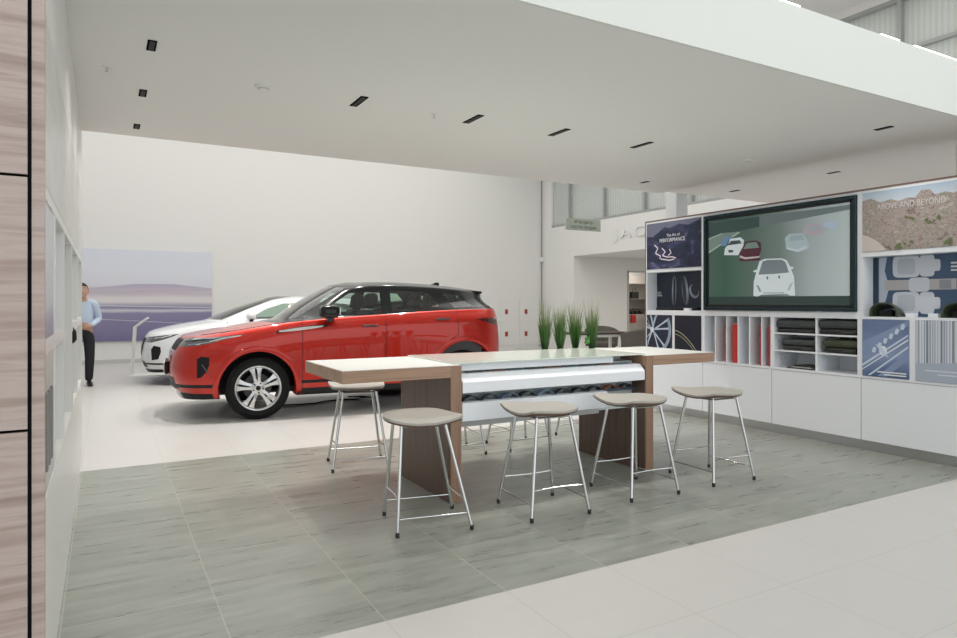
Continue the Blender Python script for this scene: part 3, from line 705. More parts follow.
hide_shell(3.46, 'glossy dark green leather shell on the left of the right niche')
hide_shell(2.86, 'glossy dark green leather shell at the right edge of the niche')
for y, lb in ((3.245,'small white card beside the left green leather shell'), (3.06,'small white card midway between the green leather shells')):
    o = MB().box(-.02,.03,-.04,.04,0,.035).build('price_card', LAM, None, loc=(DX+.06, y, 1.236)); tag(o, lb, 'card')
# blue grille print
BG_ = zgrad('blue_metal_print', [(0,(.03,.06,.16)),(.35,(.08,.13,.27)),(.6,(.28,.36,.56)),(1,(.16,.22,.38))], 'Z', .6, 1.25, .3, .25, 0, 2.5)
o = picture('framed_print', 'blue close-up print of shining chrome strips right of the leather samples', 3.232, 3.640, .692, 1.210, BG_)
B1, B2, B3 = (.62,.72,.86), (.80,.87,.95), (.25,.33,.52)
items = [(B3, [(3.64,.86),(3.64,1.0),(3.235,1.21),(3.235,1.16)]), (B1, [(3.64,.775),(3.64,.80),(3.235,1.085),(3.235,1.07)]), (B2, [(3.64,.745),(3.64,.755),(3.235,1.045),(3.235,1.03)]),
         (B1, [(3.59,.70),(3.565,.70),(3.235,.965),(3.235,.985)]), (B3, [(3.50,.70),(3.42,.70),(3.235,.86),(3.235,.93)]), (B2, ell(3.45,.93,.035,.045,p=2)), (B1, [(3.52,.99),(3.47,.97),(3.40,.87),(3.455,.90)])]
for k in range(6): items.append((B1, ell(3.53-k*.050, .935+k*.043, .016,.026,.3,p=4)))
for k in range(2): items.append(((.8,.84,.9), [(3.50+.04*0-k*.06,.745-k*.022),(3.25,.745-k*.022),(3.25,.733-k*.022),(3.50-k*.06,.733-k*.022)]))
art(o, items, .006)
# vertical stripe print
SP = mat('stripe_print', (.5,.55,.62), .4)
N_, L_, b_ = nodes(SP); tc = N_.new('ShaderNodeTexCoord'); wv = N_.new('ShaderNodeTexWave'); wv.bands_direction = 'Y'; wv.inputs['Scale'].default_value = 7
wv.inputs['Distortion'].default_value = .0; mp_ = N_.new('ShaderNodeMapping'); mp_.inputs['Scale'].default_value = (0,1,0)
nz = N_.new('ShaderNodeTexNoise'); nz.inputs['Scale'].default_value = 55; mp2 = N_.new('ShaderNodeMapping'); mp2.inputs['Scale'].default_value = (0,1,0)
L_.new(tc.outputs['Object'], mp2.inputs[0]); L_.new(mp2.outputs[0], nz.inputs['Vector'])
cr = N_.new('ShaderNodeValToRGB'); cr.color_ramp.elements[0].position = .40; cr.color_ramp.elements[0].color = (.10,.15,.25,1); cr.color_ramp.elements[1].position = .56; cr.color_ramp.elements[1].color = (.72,.76,.82,1)
L_.new(nz.outputs['Fac'], cr.inputs[0]); L_.new(cr.outputs[0], b_.inputs['Base Color'])
o = picture('framed_print', 'pale blue print of thin vertical stripes at the lower right edge', 2.642, 3.176, .692, 1.210, SP)
items = [((.42,.48,.58), [(3.176,.692),(2.642,.692),(2.642,.88),(3.176,.84)])]
for k in range(2): items.append(((.68,.73,.8), [(3.10-k*.1,.79-k*.03),(2.70,.79-k*.03),(2.70,.78-k*.03),(3.10-k*.1,.78-k*.03)]))
art(o, items, .006)
o = picture('framed_print', 'dark print in the last lower cell of the shelving wall', YR+.03, 2.598, .692, 1.210, mat('dark_print', (.05,.07,.1), .4))
# folders
def folder(y, w, z1, lb, m_=RED, d=.30):
    o = empty('folder', lb, 'folder', (DX+.03, y, .69))
    MB().box(0, d, -w/2, w/2, 0, z1).build('cover', m_, o, bevel=.003)
    MB().box(.004, d-.004, -w/2+.004, w/2-.004, z1-.002, z1+.002).build('pages', LAM, o)
PINK = mat('dark_red_card', (.45,.05,.05), .5)
folder(5.222, .022, .425, 'thin dark red folder in the second slot of the dividers', PINK)
folder(5.098, .062, .435, 'thick bright red folder leaning in the third divider slot')
folder(4.765, .018, .425, 'thin red folder in the fifth divider slot', PINK)
folder(4.655, .028, .43, 'dark red folder in the last divider slot', PINK)
# leather sample bundles
def bundle(y0, y1, z, hs, lb, n=2, ms=(LEATHK, LEATHS), x=.02):
    zz = z
    for k, h in enumerate(hs):
        inset = .0 if k == len(hs)-1 else .012
        o = empty('leather_sample_book', lb[k], 'leather sample', (DX+x, 0, zz), 0, 'dark leather sample books on the shelves')
        q = MB(); w = y1-y0-2*inset
        pr = [(0,h*.5),(.006,h*.15),(.02,0),(.30,0),(.30,h),(.02,h),(.006,h*.85)]
        q.prism(pr, lambda a,b,t: (a,t,b), y0+inset, y1-inset); q.build('cover', ms[k%2], o, smooth=50)
        q = MB(); q.box(-.002,.02,y0+inset+w*.08,y0+inset+w*.40,h*.40,h*.52); q.build('flap', mat('edge_leather',(.09,.10,.07),.35), o)
        zz += h + .001
bundle(4.13, 4.56, 1.054, (.045,.085), ('slate leather sample book under a thick black roll, upper left shelf','thick black rolled leather sample on top, upper left shelf'))
bundle(3.70, 4.09, 1.054, (.055,.085), ('slate leather sample book under a black one, upper right shelf','thick black leather sample book on top, upper right shelf'))
bundle(4.13, 4.50, .874, (.05,.065), ('slate leather sample book at the bottom, middle left shelf','black leather sample book on top, middle left shelf'))
bundle(3.71, 4.04, .874, (.055,.075), ('black leather sample book at the bottom, middle right shelf','dark green leather sample book on top, middle right shelf'), ms=(LEATHK, LEATHG))
o = empty('flat_sample', 'flat black and grey leather swatches on the bottom left shelf', 'leather sample', (DX+.03, 4.30, .69))
MB().box(0,.28,-.17,.15,0,.012).build('sheet', LEATHK, o); MB().box(-.01,.2,-.13,.10,.012,.022).build('sheet', mat('pale_swatch',(.35,.36,.36),.5), o); MB().box(.02,.26,-.12,.08,.022,.035).build('sheet', LEATHK, o)
o = MB().box(0,.003,-.03,.03,-.02,.02).build('wall_label', mat('label_grey',(.6,.62,.66),.5), None, loc=(DX+.36, 3.76, .80)); tag(o, 'tiny pale label inside the bottom right shelf cell', 'label')

# ------------------------------------------------------------------ left partition
PX = -.165
lp = empty('left_partition', 'tall white shelving partition on the left running up to the ceiling', 'shelving', (PX, 0, 0))
LY0, LY1 = 2.46, 6.70
m = MB()
def lb_(y0, y1, z0, z1, x0=-.40, x1=0.): m.box(x0, x1, y0, y1, z0, z1)
lb_(LY0, LY1, 2.30, SZ-.002); lb_(LY0, LY1, 1.70, 1.74); lb_(LY0, LY1, .69, .72); 
lb_(LY0, LY0+.02, .72, 1.70); lb_(LY1-.025, LY1, .0, 2.30)
DV = (3.08, 3.74, 4.62, 5.58, 6.50)
for y in DV: lb_(y-.02, y+.02, .72, 1.70)
lb_(LY0+.02, DV[0]-.02, 1.19, 1.24); lb_(DV[0]+.02, DV[1]-.02, 1.19, 1.24); lb_(DV[2]+.02, DV[3]-.02, 1.19, 1.24); lb_(DV[3]+.02, DV[4]-.02, 1.19, 1.24)
m.build('frame', LAMG, lp)
MB().box(-.40,-.385,LY0,LY1-.03,0,2.3).build('back_panel', LAMG, lp)
for (a, b) in zip((LY0,)+DV[1:], DV[1:]+(LY1-.03,)): MB().box(-.38, -.002, a+.002, b-.002, .0, .688).build('door', LAMG, lp, bevel=.001)
MAR = mat('marble_print', (.7,.7,.68), .35); ramp_noise(MAR, (1,.5,1.3), [(.3,(.72,.72,.70)),(.5,(.64,.64,.62)),(.54,(.74,.74,.72)),(.75,(.58,.59,.57))], 1.6, 6, 1.5)
for i, (a, b) in enumerate(((LY0,3.74),(3.74,4.62),(4.62,5.58),(5.58,LY1))):
    o = MB().box(-.02,.0,a+.004,b-.004,1.743,2.297).build('wall_print', MAR, None, loc=(PX,0,0))
    tag(o, 'pale grey patterned print panel high on the left partition, ' + ['nearest the walnut edge','second from the walnut edge','third from the walnut edge','farthest from the walnut edge'][i], 'picture', 'pale print panels on the left partition')
LP1 = zgrad('left_print', [(0,(.22,.22,.32)),(.3,(.35,.35,.45)),(.45,(.62,.62,.66)),(1,(.70,.71,.74))], 'Z', 1.2, 1.7, .4, .12)
LP2 = zgrad('left_print_low', [(0,(.55,.55,.54)),(.5,(.50,.50,.48)),(1,(.64,.64,.62))], 'Z', .72, 1.2, .4, .1)
k = 0
for (a, b) in ((LY0+.02,DV[0]-.02),(DV[0]+.02,DV[1]-.02),(DV[2]+.02,DV[3]-.02),(DV[3]+.02,DV[4]-.02)):
    dp = .075 if k == 0 else 0
    o = MB().box(-.09+dp,-.08+dp,a,b,1.24,1.70).build('niche_print', LP1, None, loc=(PX,0,0)); tag(o, 'grey lilac landscape print in the upper row of the left partition, ' + ['nearest','second','third','farthest'][k], 'picture', 'prints in the left partition')
    o = MB().box(-.09+dp,-.08+dp,a,b,.72,1.19).build('niche_print', LP2, None, loc=(PX,0,0)); tag(o, 'pale grey print in the lower row of the left partition, ' + ['nearest','second','third','farthest'][k], 'picture', 'prints in the left partition')
    k += 1
o = empty('sample_strips', 'three narrow dark sample strips hanging in the nearest lower left cell', 'sample', (PX+.0035, 0, 0))
for i in range(3): MB().box(-.008,.0,2.62+i*.11,2.66+i*.11,.80,1.06).build('strip', mat('strip_grey',(.22,.22,.21),.5), o, bevel=.003)
o = empty('sample_shell', 'small black rounded sample object sticking out of the left partition', 'sample', (PX-.02, 4.77, 1.115))
MB().lathe([(0,-.002),(.025,0),(.04,.02),(.038,.07),(.02,.10),(0,.105)], 20, 'z').build('body', BLACK, o, smooth=50)
MB().box(-.02,.02,-.02,.02,-.395,-.0).build('stand', LAMG, o)
# walnut end of the partition facing the camera
MB().box(-.026, .007, LY0-.035, LY0-.002, 0, SZ-.002).build('end_trim', WOODL, lp)
we = empty('wood_cabinet', 'tall grey-brown wood grain cabinet at the left edge with dark seams', 'cabinet', (PX, 0, 0))
MB().box(-1.9, -.027, LY0-.028+.0, LY0+.0-.003-.0, 0, SZ-.002).build('carcass', DARKM, we).location.y = -.006
for (z0, z1) in ((0,.972),(.980,1.738),(1.746,2.50),(2.508,2.81)):
    MB().box(-1.3, -.036, LY0-.050, LY0-.036, z0+.001, z1).build('door', WOODL, we, bevel=.0008)

# ================================================================== cars
def pip(x, y, poly):
    c = False; n = len(poly); j = n-1
    for i in range(n):
        xi, yi = poly[i]; xj, yj = poly[j]
        if (yi > y) != (yj > y) and x < (xj-xi)*(y-yi)/(yj-yi)+xi: c = not c
        j = i
    return c
AX = {'xz': (0,2), 'yz': (1,2), 'xy': (0,1)}
def cut(bm, lay, poly, idx, axes='xz', pred=lambda c, n: True, over=()):
    """slice the surface along a 2D outline and give the inside faces a part index"""
    a, b = AX[axes]; oth = 3-a-b
    for i in range(len(poly)):
        p, q = poly[i], poly[(i+1)%len(poly)]
        x0, x1 = min(p[0],q[0])-.012, max(p[0],q[0])+.012; y0, y1 = min(p[1],q[1])-.012, max(p[1],q[1])+.012
        fs = []
        for f in bm.faces:
            xs = [v.co[a] for v in f.verts]; zs = [v.co[b] for v in f.verts]
            if max(xs) < x0 or min(xs) > x1 or max(zs) < y0 or min(zs) > y1: continue
            if pred(f.calc_center_median(), f.normal): fs.append(f)
        if not fs: continue
        no = [0,0,0]; d = (q[0]-p[0], q[1]-p[1]); no[a], no[b] = -d[1], d[0]
        pc = [0,0,0]; pc[a], pc[b] = p
        g_ = list({e for f in fs for e in f.edges}) + fs + list({v for f in fs for v in f.verts})
        bmesh.ops.bisect_plane(bm, geom=g_, dist=1e-5, plane_co=pc, plane_no=Vector(no).normalized())
    for f in bm.faces:
        c = f.calc_center_median()
        if (f[lay] == 0 or f[lay] in over) and pip(c[a], c[b], poly) and pred(c, f.normal): f[lay] = idx
def circ(cx, cz, r, n=40, a0=0): return [(cx+r*math.cos(2*PI*k/n+a0), cz+r*math.sin(2*PI*k/n+a0)) for k in range(n)]
def cage_surface(rings, crease):
    me = bpy.data.meshes.new('cage'); bm = bmesh.new(); NR, NS = len(rings), len(rings[0]); cl = bm.edges.layers.float.new('crease_edge')
    for sgn in (1, -1):
        V = [[bm.verts.new((x, sgn*y, z)) for (x, y, z) in r] for r in rings]
        for i in range(NR-1):
            for j in range(NS-1):
                vs = [V[i][j], V[i+1][j], V[i+1][j+1], V[i][j+1]]
                f = bm.faces.new(vs if sgn < 0 else vs[::-1])
        for (i, j0, j1, c) in crease:
            for j in range(j0, j1):
                e = bm.edges.get((V[i][j], V[i][j+1]))
                if e: e[cl] = c
    bmesh.ops.remove_doubles(bm, verts=bm.verts, dist=1e-4)
    bmesh.ops.dissolve_degenerate(bm, edges=bm.edges, dist=1e-4)
    bmesh.ops.recalc_face_normals(bm, faces=bm.faces)
    bm.to_mesh(me); bm.free()
    o = bpy.data.objects.new('cage', me); COL.objects.link(o); ss = o.modifiers.new('s', 'SUBSURF'); ss.levels = 3
    dg = bpy.context.evaluated_depsgraph_get(); e = bpy.data.meshes.new_from_object(o.evaluated_get(dg)); bpy.data.objects.remove(o)
    return e
class Body:
    def __init__(s, rings, crease):
        me = cage_surface(rings, crease); s.bm = bmesh.new(); s.bm.from_mesh(me)
        # make normals face outward
        top = max(s.bm.faces, key=lambda f: f.calc_center_median().z)
        if top.normal.z < 0: bmesh.ops.reverse_faces(s.bm, faces=s.bm.faces)
        s.base = s.bm.copy(); s.base.verts.ensure_lookup_table(); s.base.faces.ensure_lookup_table(); s.base.normal_update()
        s.bvh = BVHTree.FromBMesh(s.base); s.lay = s.bm.faces.layers.int.new('part')
    def cut(s, poly, idx, axes='xz', pred=lambda c, n: True, over=()): cut(s.bm, s.lay, poly, idx, axes, pred, over)
    def nrm(s, co):
        p, n, i, d = s.bvh.find_nearest(co); f = s.base.faces[i]; acc = Vector()
        for v in f.verts: acc += v.normal/((v.co-co).length+1e-5)
        return acc.normalized()
    def surf(s, co):
        p, n, i, d = s.bvh.find_nearest(co); return p, s.nrm(p)
    def side(s, x, z, sg):
        p, n, i, d = s.bvh.ray_cast(Vector((x, sg*3, z)), Vector((0, -sg, 0)))
        return (p, s.nrm(p)) if p else s.surf(Vector((x, sg*.9, z)))
    def part(s, idx, name, m, parent, pred=None, off=0, thick=0):
        vs = {}; V = []; Fc = []
        for f in s.bm.faces:
            if f[s.lay] != idx: continue
            if pred and not pred(f.calc_center_median()): continue
            ids = []
            for v in f.verts:
                if v.index not in vs: vs[v.index] = len(V); V.append(v.co.copy())
                ids.append(vs[v.index])
            Fc.append(ids)
        if not V: return None
        ns = [s.nrm(v) for v in V]
        V = [v+n*off for v, n in zip(V, ns)]
        me = bpy.data.meshes.new(name); me.from_pydata([tuple(v) for v in V], [], Fc); me.materials.append(m); me.shade_smooth()
        me.normals_split_custom_set_from_vertices([tuple(n) for n in ns])
        o = bpy.data.objects.new(name, me); COL.objects.link(o); o.parent = parent
        return o
    def seam(s, paths, name, m, parent, w=.006, off=.0012, sides=(-1,1)):
        q = MB()
        for path in paths:
            pts = []
            for (a, b) in zip(path[:-1], path[1:]):
                n = max(2, int(math.hypot(b[0]-a[0], b[1]-a[1])/.03))
                pts += [(a[0]+(b[0]-a[0])*k/n, a[1]+(b[1]-a[1])*k/n) for k in range(n)]
            pts.append(path[-1])
            for sg in sides:
                P = [s.side(x, z, sg) for x, z in pts]; vs = []
                for i, (p, n) in enumerate(P):
                    d = (P[min(i+1,len(P)-1)][0]-P[max(i-1,0)][0]).normalized(); t = d.cross(n).normalized()
                    vs += [p+n*off-t*w/2, p+n*off+t*w/2]
                q.add(vs, [(2*i,2*i+1,2*i+3,2*i+2) for i in range(len(P)-1)])
        return q.build(name, m, parent)

def warp(rings, fx, fz, fy=1.0):
    def itp(t, tab):
        for (a, b), (c, d) in zip(tab[:-1], tab[1:]):
            if t <= c: return b + (d-b)*(t-a)/(c-a)
        return tab[-1][1]
    return [[(itp(x, fx), y*fy, itp(z, fz)) for x, y, z in r] for r in rings]

SUV = [
 [(.25,0,.24),(.25,.4,.24),(.33,.62,.24),(.50,.72,.25),(.875,.75,.26),(1.35,.78,.26),(1.95,.78,.26),(2.6,.78,.26),(3.2,.78,.27),(3.55,.75,.28),(3.95,.70,.31),(4.08,.60,.32),(4.14,.38,.32),(4.15,0,.32)],
 [(.13,0,.23),(.15,.42,.23),(.25,.70,.24),(.44,.86,.25),(.875,.91,.27),(1.35,.895,.27),(1.95,.895,.27),(2.6,.895,.27),(3.2,.905,.28),(3.55,.92,.30),(3.98,.89,.34),(4.19,.73,.35),(4.28,.42,.35),(4.29,0,.35)],
 [(.02,0,.40),(.04,.42,.40),(.14,.74,.40),(.35,.905,.41),(.875,.95,.42),(1.35,.915,.40),(1.95,.912,.4),(2.6,.912,.4),(3.2,.93,.42),(3.55,.955,.45),(3.98,.93,.48),(4.24,.78,.5),(4.34,.42,.5),(4.36,0,.5)],
 [(0,0,.60),(.02,.42,.60),(.12,.72,.60),(.33,.905,.61),(.875,.957,.66),(1.35,.925,.60),(1.95,.918,.60),(2.6,.918,.60),(3.2,.935,.64),(3.55,.962,.68),(3.98,.935,.72),(4.26,.78,.74),(4.36,.42,.74),(4.375,0,.74)],
 [(.03,0,.78),(.05,.42,.78),(.15,.70,.79),(.33,.885,.81),(.875,.948,.88),(1.35,.940,.85),(1.95,.935,.86),(2.6,.935,.87),(3.2,.945,.88),(3.55,.957,.91),(3.98,.932,.93),(4.24,.78,.94),(4.34,.42,.94),(4.355,0,.94)],
 [(.10,0,.90),(.12,.40,.90),(.21,.67,.90),(.38,.845,.915),(.875,.905,.985),(1.35,.918,.97),(1.95,.918,.98),(2.6,.918,.995),(3.2,.925,1.015),(3.55,.93,1.03),(3.98,.905,1.05),(4.22,.76,1.06),(4.31,.42,1.06),(4.325,0,1.06)],
 [(.16,0,.955),(.18,.38,.955),(.27,.63,.955),(.43,.79,.97),(.875,.85,1.03),(1.35,.868,1.045),(1.95,.868,1.065),(2.6,.868,1.085),(3.2,.868,1.11),(3.55,.868,1.125),(3.98,.842,1.145),(4.20,.70,1.155),(4.29,.40,1.155),(4.30,0,1.155)],
 [(.30,0,.995),(.32,.34,.995),(.40,.56,.99),(.52,.70,1.0),(.95,.76,1.055),(1.40,.82,1.065),(1.97,.848,1.080),(2.6,.848,1.10),(3.2,.848,1.125),(3.55,.843,1.14),(3.97,.80,1.16),(4.17,.66,1.17),(4.26,.38,1.175),(4.27,0,1.175)],
 [(.75,0,1.07),(.76,.30,1.067),(.80,.48,1.06),(.88,.60,1.055),(1.12,.70,1.075),(1.45,.795,1.08),(2.0,.835,1.095),(2.6,.835,1.115),(3.2,.835,1.14),(3.55,.825,1.155),(3.95,.77,1.185),(4.14,.63,1.20),(4.22,.36,1.21),(4.23,0,1.21)],
 [(1.18,0,1.125),(1.20,.28,1.122),(1.25,.46,1.115),(1.32,.60,1.105),(1.42,.70,1.10),(1.62,.775,1.12),(2.05,.81,1.15),(2.6,.815,1.17),(3.2,.805,1.19),(3.55,.79,1.205),(3.92,.74,1.24),(4.10,.60,1.27),(4.18,.34,1.28),(4.19,0,1.28)],
 [(1.58,0,1.375),(1.60,.28,1.37),(1.64,.44,1.36),(1.70,.56,1.345),(1.78,.64,1.335),(1.92,.695,1.34),(2.2,.725,1.35),(2.65,.73,1.36),(3.2,.715,1.36),(3.55,.695,1.37),(3.85,.65,1.38),(4.03,.53,1.40),(4.10,.3,1.41),(4.11,0,1.41)],
 [(1.95,0,1.59),(1.97,.26,1.585),(2.01,.41,1.575),(2.06,.52,1.56),(2.12,.585,1.555),(2.22,.61,1.57),(2.4,.62,1.59),(2.7,.62,1.595),(3.2,.61,1.575),(3.55,.595,1.553),(3.84,.56,1.53),(4.06,.45,1.515),(4.14,.26,1.52),(4.15,0,1.525)],
 [(2.15,0,1.635),(2.16,.22,1.63),(2.19,.33,1.62),(2.23,.42,1.61),(2.28,.46,1.61),(2.36,.48,1.62),(2.5,.49,1.635),(2.75,.49,1.64),(3.2,.48,1.62),(3.55,.47,1.595),(3.78,.42,1.57),(3.93,.33,1.555),(3.98,.2,1.56),(3.99,0,1.562)],
 [(2.3,0,1.65),(2.32,0,1.652),(2.34,0,1.654),(2.37,0,1.656),(2.42,0,1.658),(2.48,0,1.659),(2.58,0,1.66),(2.8,0,1.657),(3.2,0,1.645),(3.5,0,1.62),(3.65,0,1.605),(3.75,0,1.592),(3.8,0,1.587),(3.82,0,1.585)],
]
def lift(rings):
    def itp(t, tab):
        for (a, b), (c, d) in zip(tab[:-1], tab[1:]):
            if t <= c: return b + (d-b)*(t-a)/(c-a)
        return tab[-1][1]
    DZ = [(0,0),(.30,.01),(.5,.02),(.9,.05),(1.35,.095),(2.6,.125),(3.2,.138),(4.0,.135),(4.5,.11)]
    WX = [(0,0),(.12,.12),(.875,.97),(1.35,1.42),(3.55,3.60),(4.37,4.32)]
    out = []
    for i, r in enumerate(rings):
        o = []
        for j, (x, y, z) in enumerate(r):
            k = {3:.25, 4:.6, 5:.9, 6:1, 7:1, 8:1, 9:.85, 10:.15}.get(i, 0)
            if i in (7, 8, 9) and j <= 4: k *= .42
            if j >= 10 and i in (9, 10): k *= .7
            o.append((itp(x, WX) if i < 10 else x, y, z + k*itp(x, DZ)))
        out.append(o)
    return out
CREASE = [(5,2,12,.25),(6,0,4,.5),(6,4,12,.35),(9,0,4,.6),(11,0,13,.45),(1,0,13,.6)]

REDP = mat('red_car_paint', (.53,.013,.003), .34, .45, 1); 
N_, L_, b_ = nodes(REDP); b_.inputs['Specular IOR Level'].default_value = .3
WHP = mat('white_car_paint', (.74,.76,.78), .3, 0, 1)
BGL = mat('black_gloss', (.006,.008,.008), .16, 0, .12, spec=.35)
CLAD = mat('dark_cladding', (.016,.018,.019), .5, spec=.25)
def glass(name, tint, mixf=.18):
    m = bpy.data.materials.new(name); m.use_nodes = True; N, L = m.node_tree.nodes, m.node_tree.links; N.clear()
    out = N.new('ShaderNodeOutputMaterial'); mx = N.new('ShaderNodeMixShader'); tr = N.new('ShaderNodeBsdfTransparent'); gl = N.new('ShaderNodeBsdfGlossy')
    tr.inputs[0].default_value = (*tint, 1); gl.inputs['Roughness'].default_value = .02; gl.inputs[0].default_value = (1,1,1,1)
    fr = N.new('ShaderNodeFresnel'); fr.inputs[0].default_value = 1.52
    geo = N.new('ShaderNodeNewGeometry'); ad = N.new('ShaderNodeMath'); ad.operation = 'MULTIPLY_ADD'; ad.inputs[1].default_value = 1.3; ad.inputs[2].default_value = mixf*.1
    L.new(fr.outputs[0], ad.inputs[0]); L.new(ad.outputs[0], mx.inputs[0]); L.new(tr.outputs[0], mx.inputs[1]); L.new(gl.outputs[0], mx.inputs[2]); L.new(mx.outputs[0], out.inputs[0])
    return m
GLF = glass('front_glass', (.72,.82,.77)); GLR = glass('tinted_glass', (.64,.80,.70)); GLS = glass('windscreen_glass', (.62,.72,.68))
RIMM = mat('alloy_silver', (.66,.67,.68), .25, .85, .4); TYRE = mat('tyre_rubber', (.010,.011,.012), .65, spec=.2)
LAMP = mat('lamp_glass', (.13,.15,.16), .08, .3, 1); LAMPB = mat('lamp_dark', (.03,.035,.04), .15, 0, 1); LAMPW = mat('lamp_white', (.8,.82,.84), .2, 0, 1)
TAILM = mat('tail_lamp', (.07,.008,.008), .12, 0, 1)
SEATK = mat('car_seat_fabric', (.025,.027,.03), .7); TRIMG = mat('car_trim_grey', (.10,.11,.12), .6)

def make_wheel(parent, x, y, z, R, rr, w, style=0):
    sg = -1 if y < 0 else 1
    wr = bpy.data.objects.new('wheel', None); COL.objects.link(wr); wr.parent = parent; wr.location = (x, y, z); wr.empty_display_size = .1
    if sg > 0: wr.rotation_euler = (0,0,PI)
    # built for the -y side: outer face at y = -w/2
    h = w/2
    MB().lathe([(rr,-h+.012),(rr+.02,-h+.004),(rr+.055,-h-.002),(R-.05,-h+.002),(R-.018,-h+.014),(R-.004,-h+.035),(R,-h+.06),(R,h-.06),(R-.004,h-.035),(R-.03,h-.01),(rr,h-.01)], 56, 'y').build('tyre', TYRE, wr, smooth=35)
    rim = MB(); rim.lathe([(rr-.018,-h+.022),(rr-.006,-h+.010),(rr+.003,-h+.008),(rr+.003,h-.02),(rr-.012,h-.02),(rr-.03,.02),(rr-.032,-h+.05)], 56, 'y', closed=True)
    rim = rim.build('rim', RIMM, wr, smooth=35)
    q = MB(); n = 5
    for k in range(n):
        a = 2*PI*k/n + PI/2 + .12
        def P(r, t, d): return (r*math.cos(a)-t*math.sin(a), d, r*math.sin(a)+t*math.cos(a))
        # paired spokes that flare out at both ends with a narrow slit between them
        for s_ in (-1, 1):
            secs = [(.050,.000,.036),(.085,.002,.038),(.12,.009,.042),(.165,.012,.050),(rr-.045,.012,.068),(rr-.022,.006,.105),(rr-.010,.003,.135)]
            vs = []
            for (r, i0, o0) in secs:
                d0 = -h+.032 - .012*math.sin(PI*min(1,(r-.05)/(rr-.06))) 
                vs += [P(r, s_*i0, d0), P(r, s_*o0, d0+.008), P(r, s_*o0*.96, d0+.035), P(r, s_*i0, d0+.035)]
            fs = []
            for i in range(len(secs)-1):
                for j in range(4): fs.append((i*4+j, i*4+(j+1)%4, (i+1)*4+(j+1)%4, (i+1)*4+j))
            q.add(vs, fs)
    q.build('spokes', RIMM, rim, bevel=.002)
    MB().lathe([(0,-h+.018),(.028,-h+.018),(.036,-h+.024),(.060,-h+.028),(.078,-h+.034),(.078,h-.1),(0,h-.1)], 28, 'y').build('hub', RIMM, rim, smooth=30)
    MB().lathe([(0,-h+.012),(.024,-h+.013),(.028,-h+.019)], 20, 'y').build('centre_cap', BLACK, rim)
    q = MB()
    for k in range(5):
        a = 2*PI*k/5 + PI/2 - .5
        q.lathe([(0,-h+.020),(.009,-h+.021),(.010,-h+.035)], 10, 'y', (.058*math.cos(a),0,.058*math.sin(a)))
    q.build('wheel_nuts', BLACK, rim)
    MB().lathe([(.04,-.0),(.16,-.0),(.16,.02),(.04,.02)], 32, 'y', closed=True).build('brake_disc', mat('brake_disc_metal',(.10,.10,.105),.5,.6), wr, smooth=30)
    return wr
def seat_obj(name, parent, x, y, z, w=.50, m=None):
    o = bpy.data.objects.new(name, None); COL.objects.link(o); o.parent = parent; o.location = (x, y, z); m = m or SEATK
    MB().box(-.26,.26,-w/2,w/2,-.08,.10).build('cushion', m, o, bevel=.05, seg=3)
    MB().prism([(.14,.05),(.30,.05),(.50,.62),(.44,.68),(.36,.66)], lambda a,b,t: (a,t,b), -w/2+.02, w/2-.02).build('backrest', m, o, bevel=.04, seg=3)
    q = MB().prism([(.385,.70),(.45,.68),(.53,.72),(.55,.86),(.49,.90),(.42,.87)], lambda a,b,t: (a,t,b), -.14, .14).build('headrest', m, o, bevel=.03, seg=3)
    return o

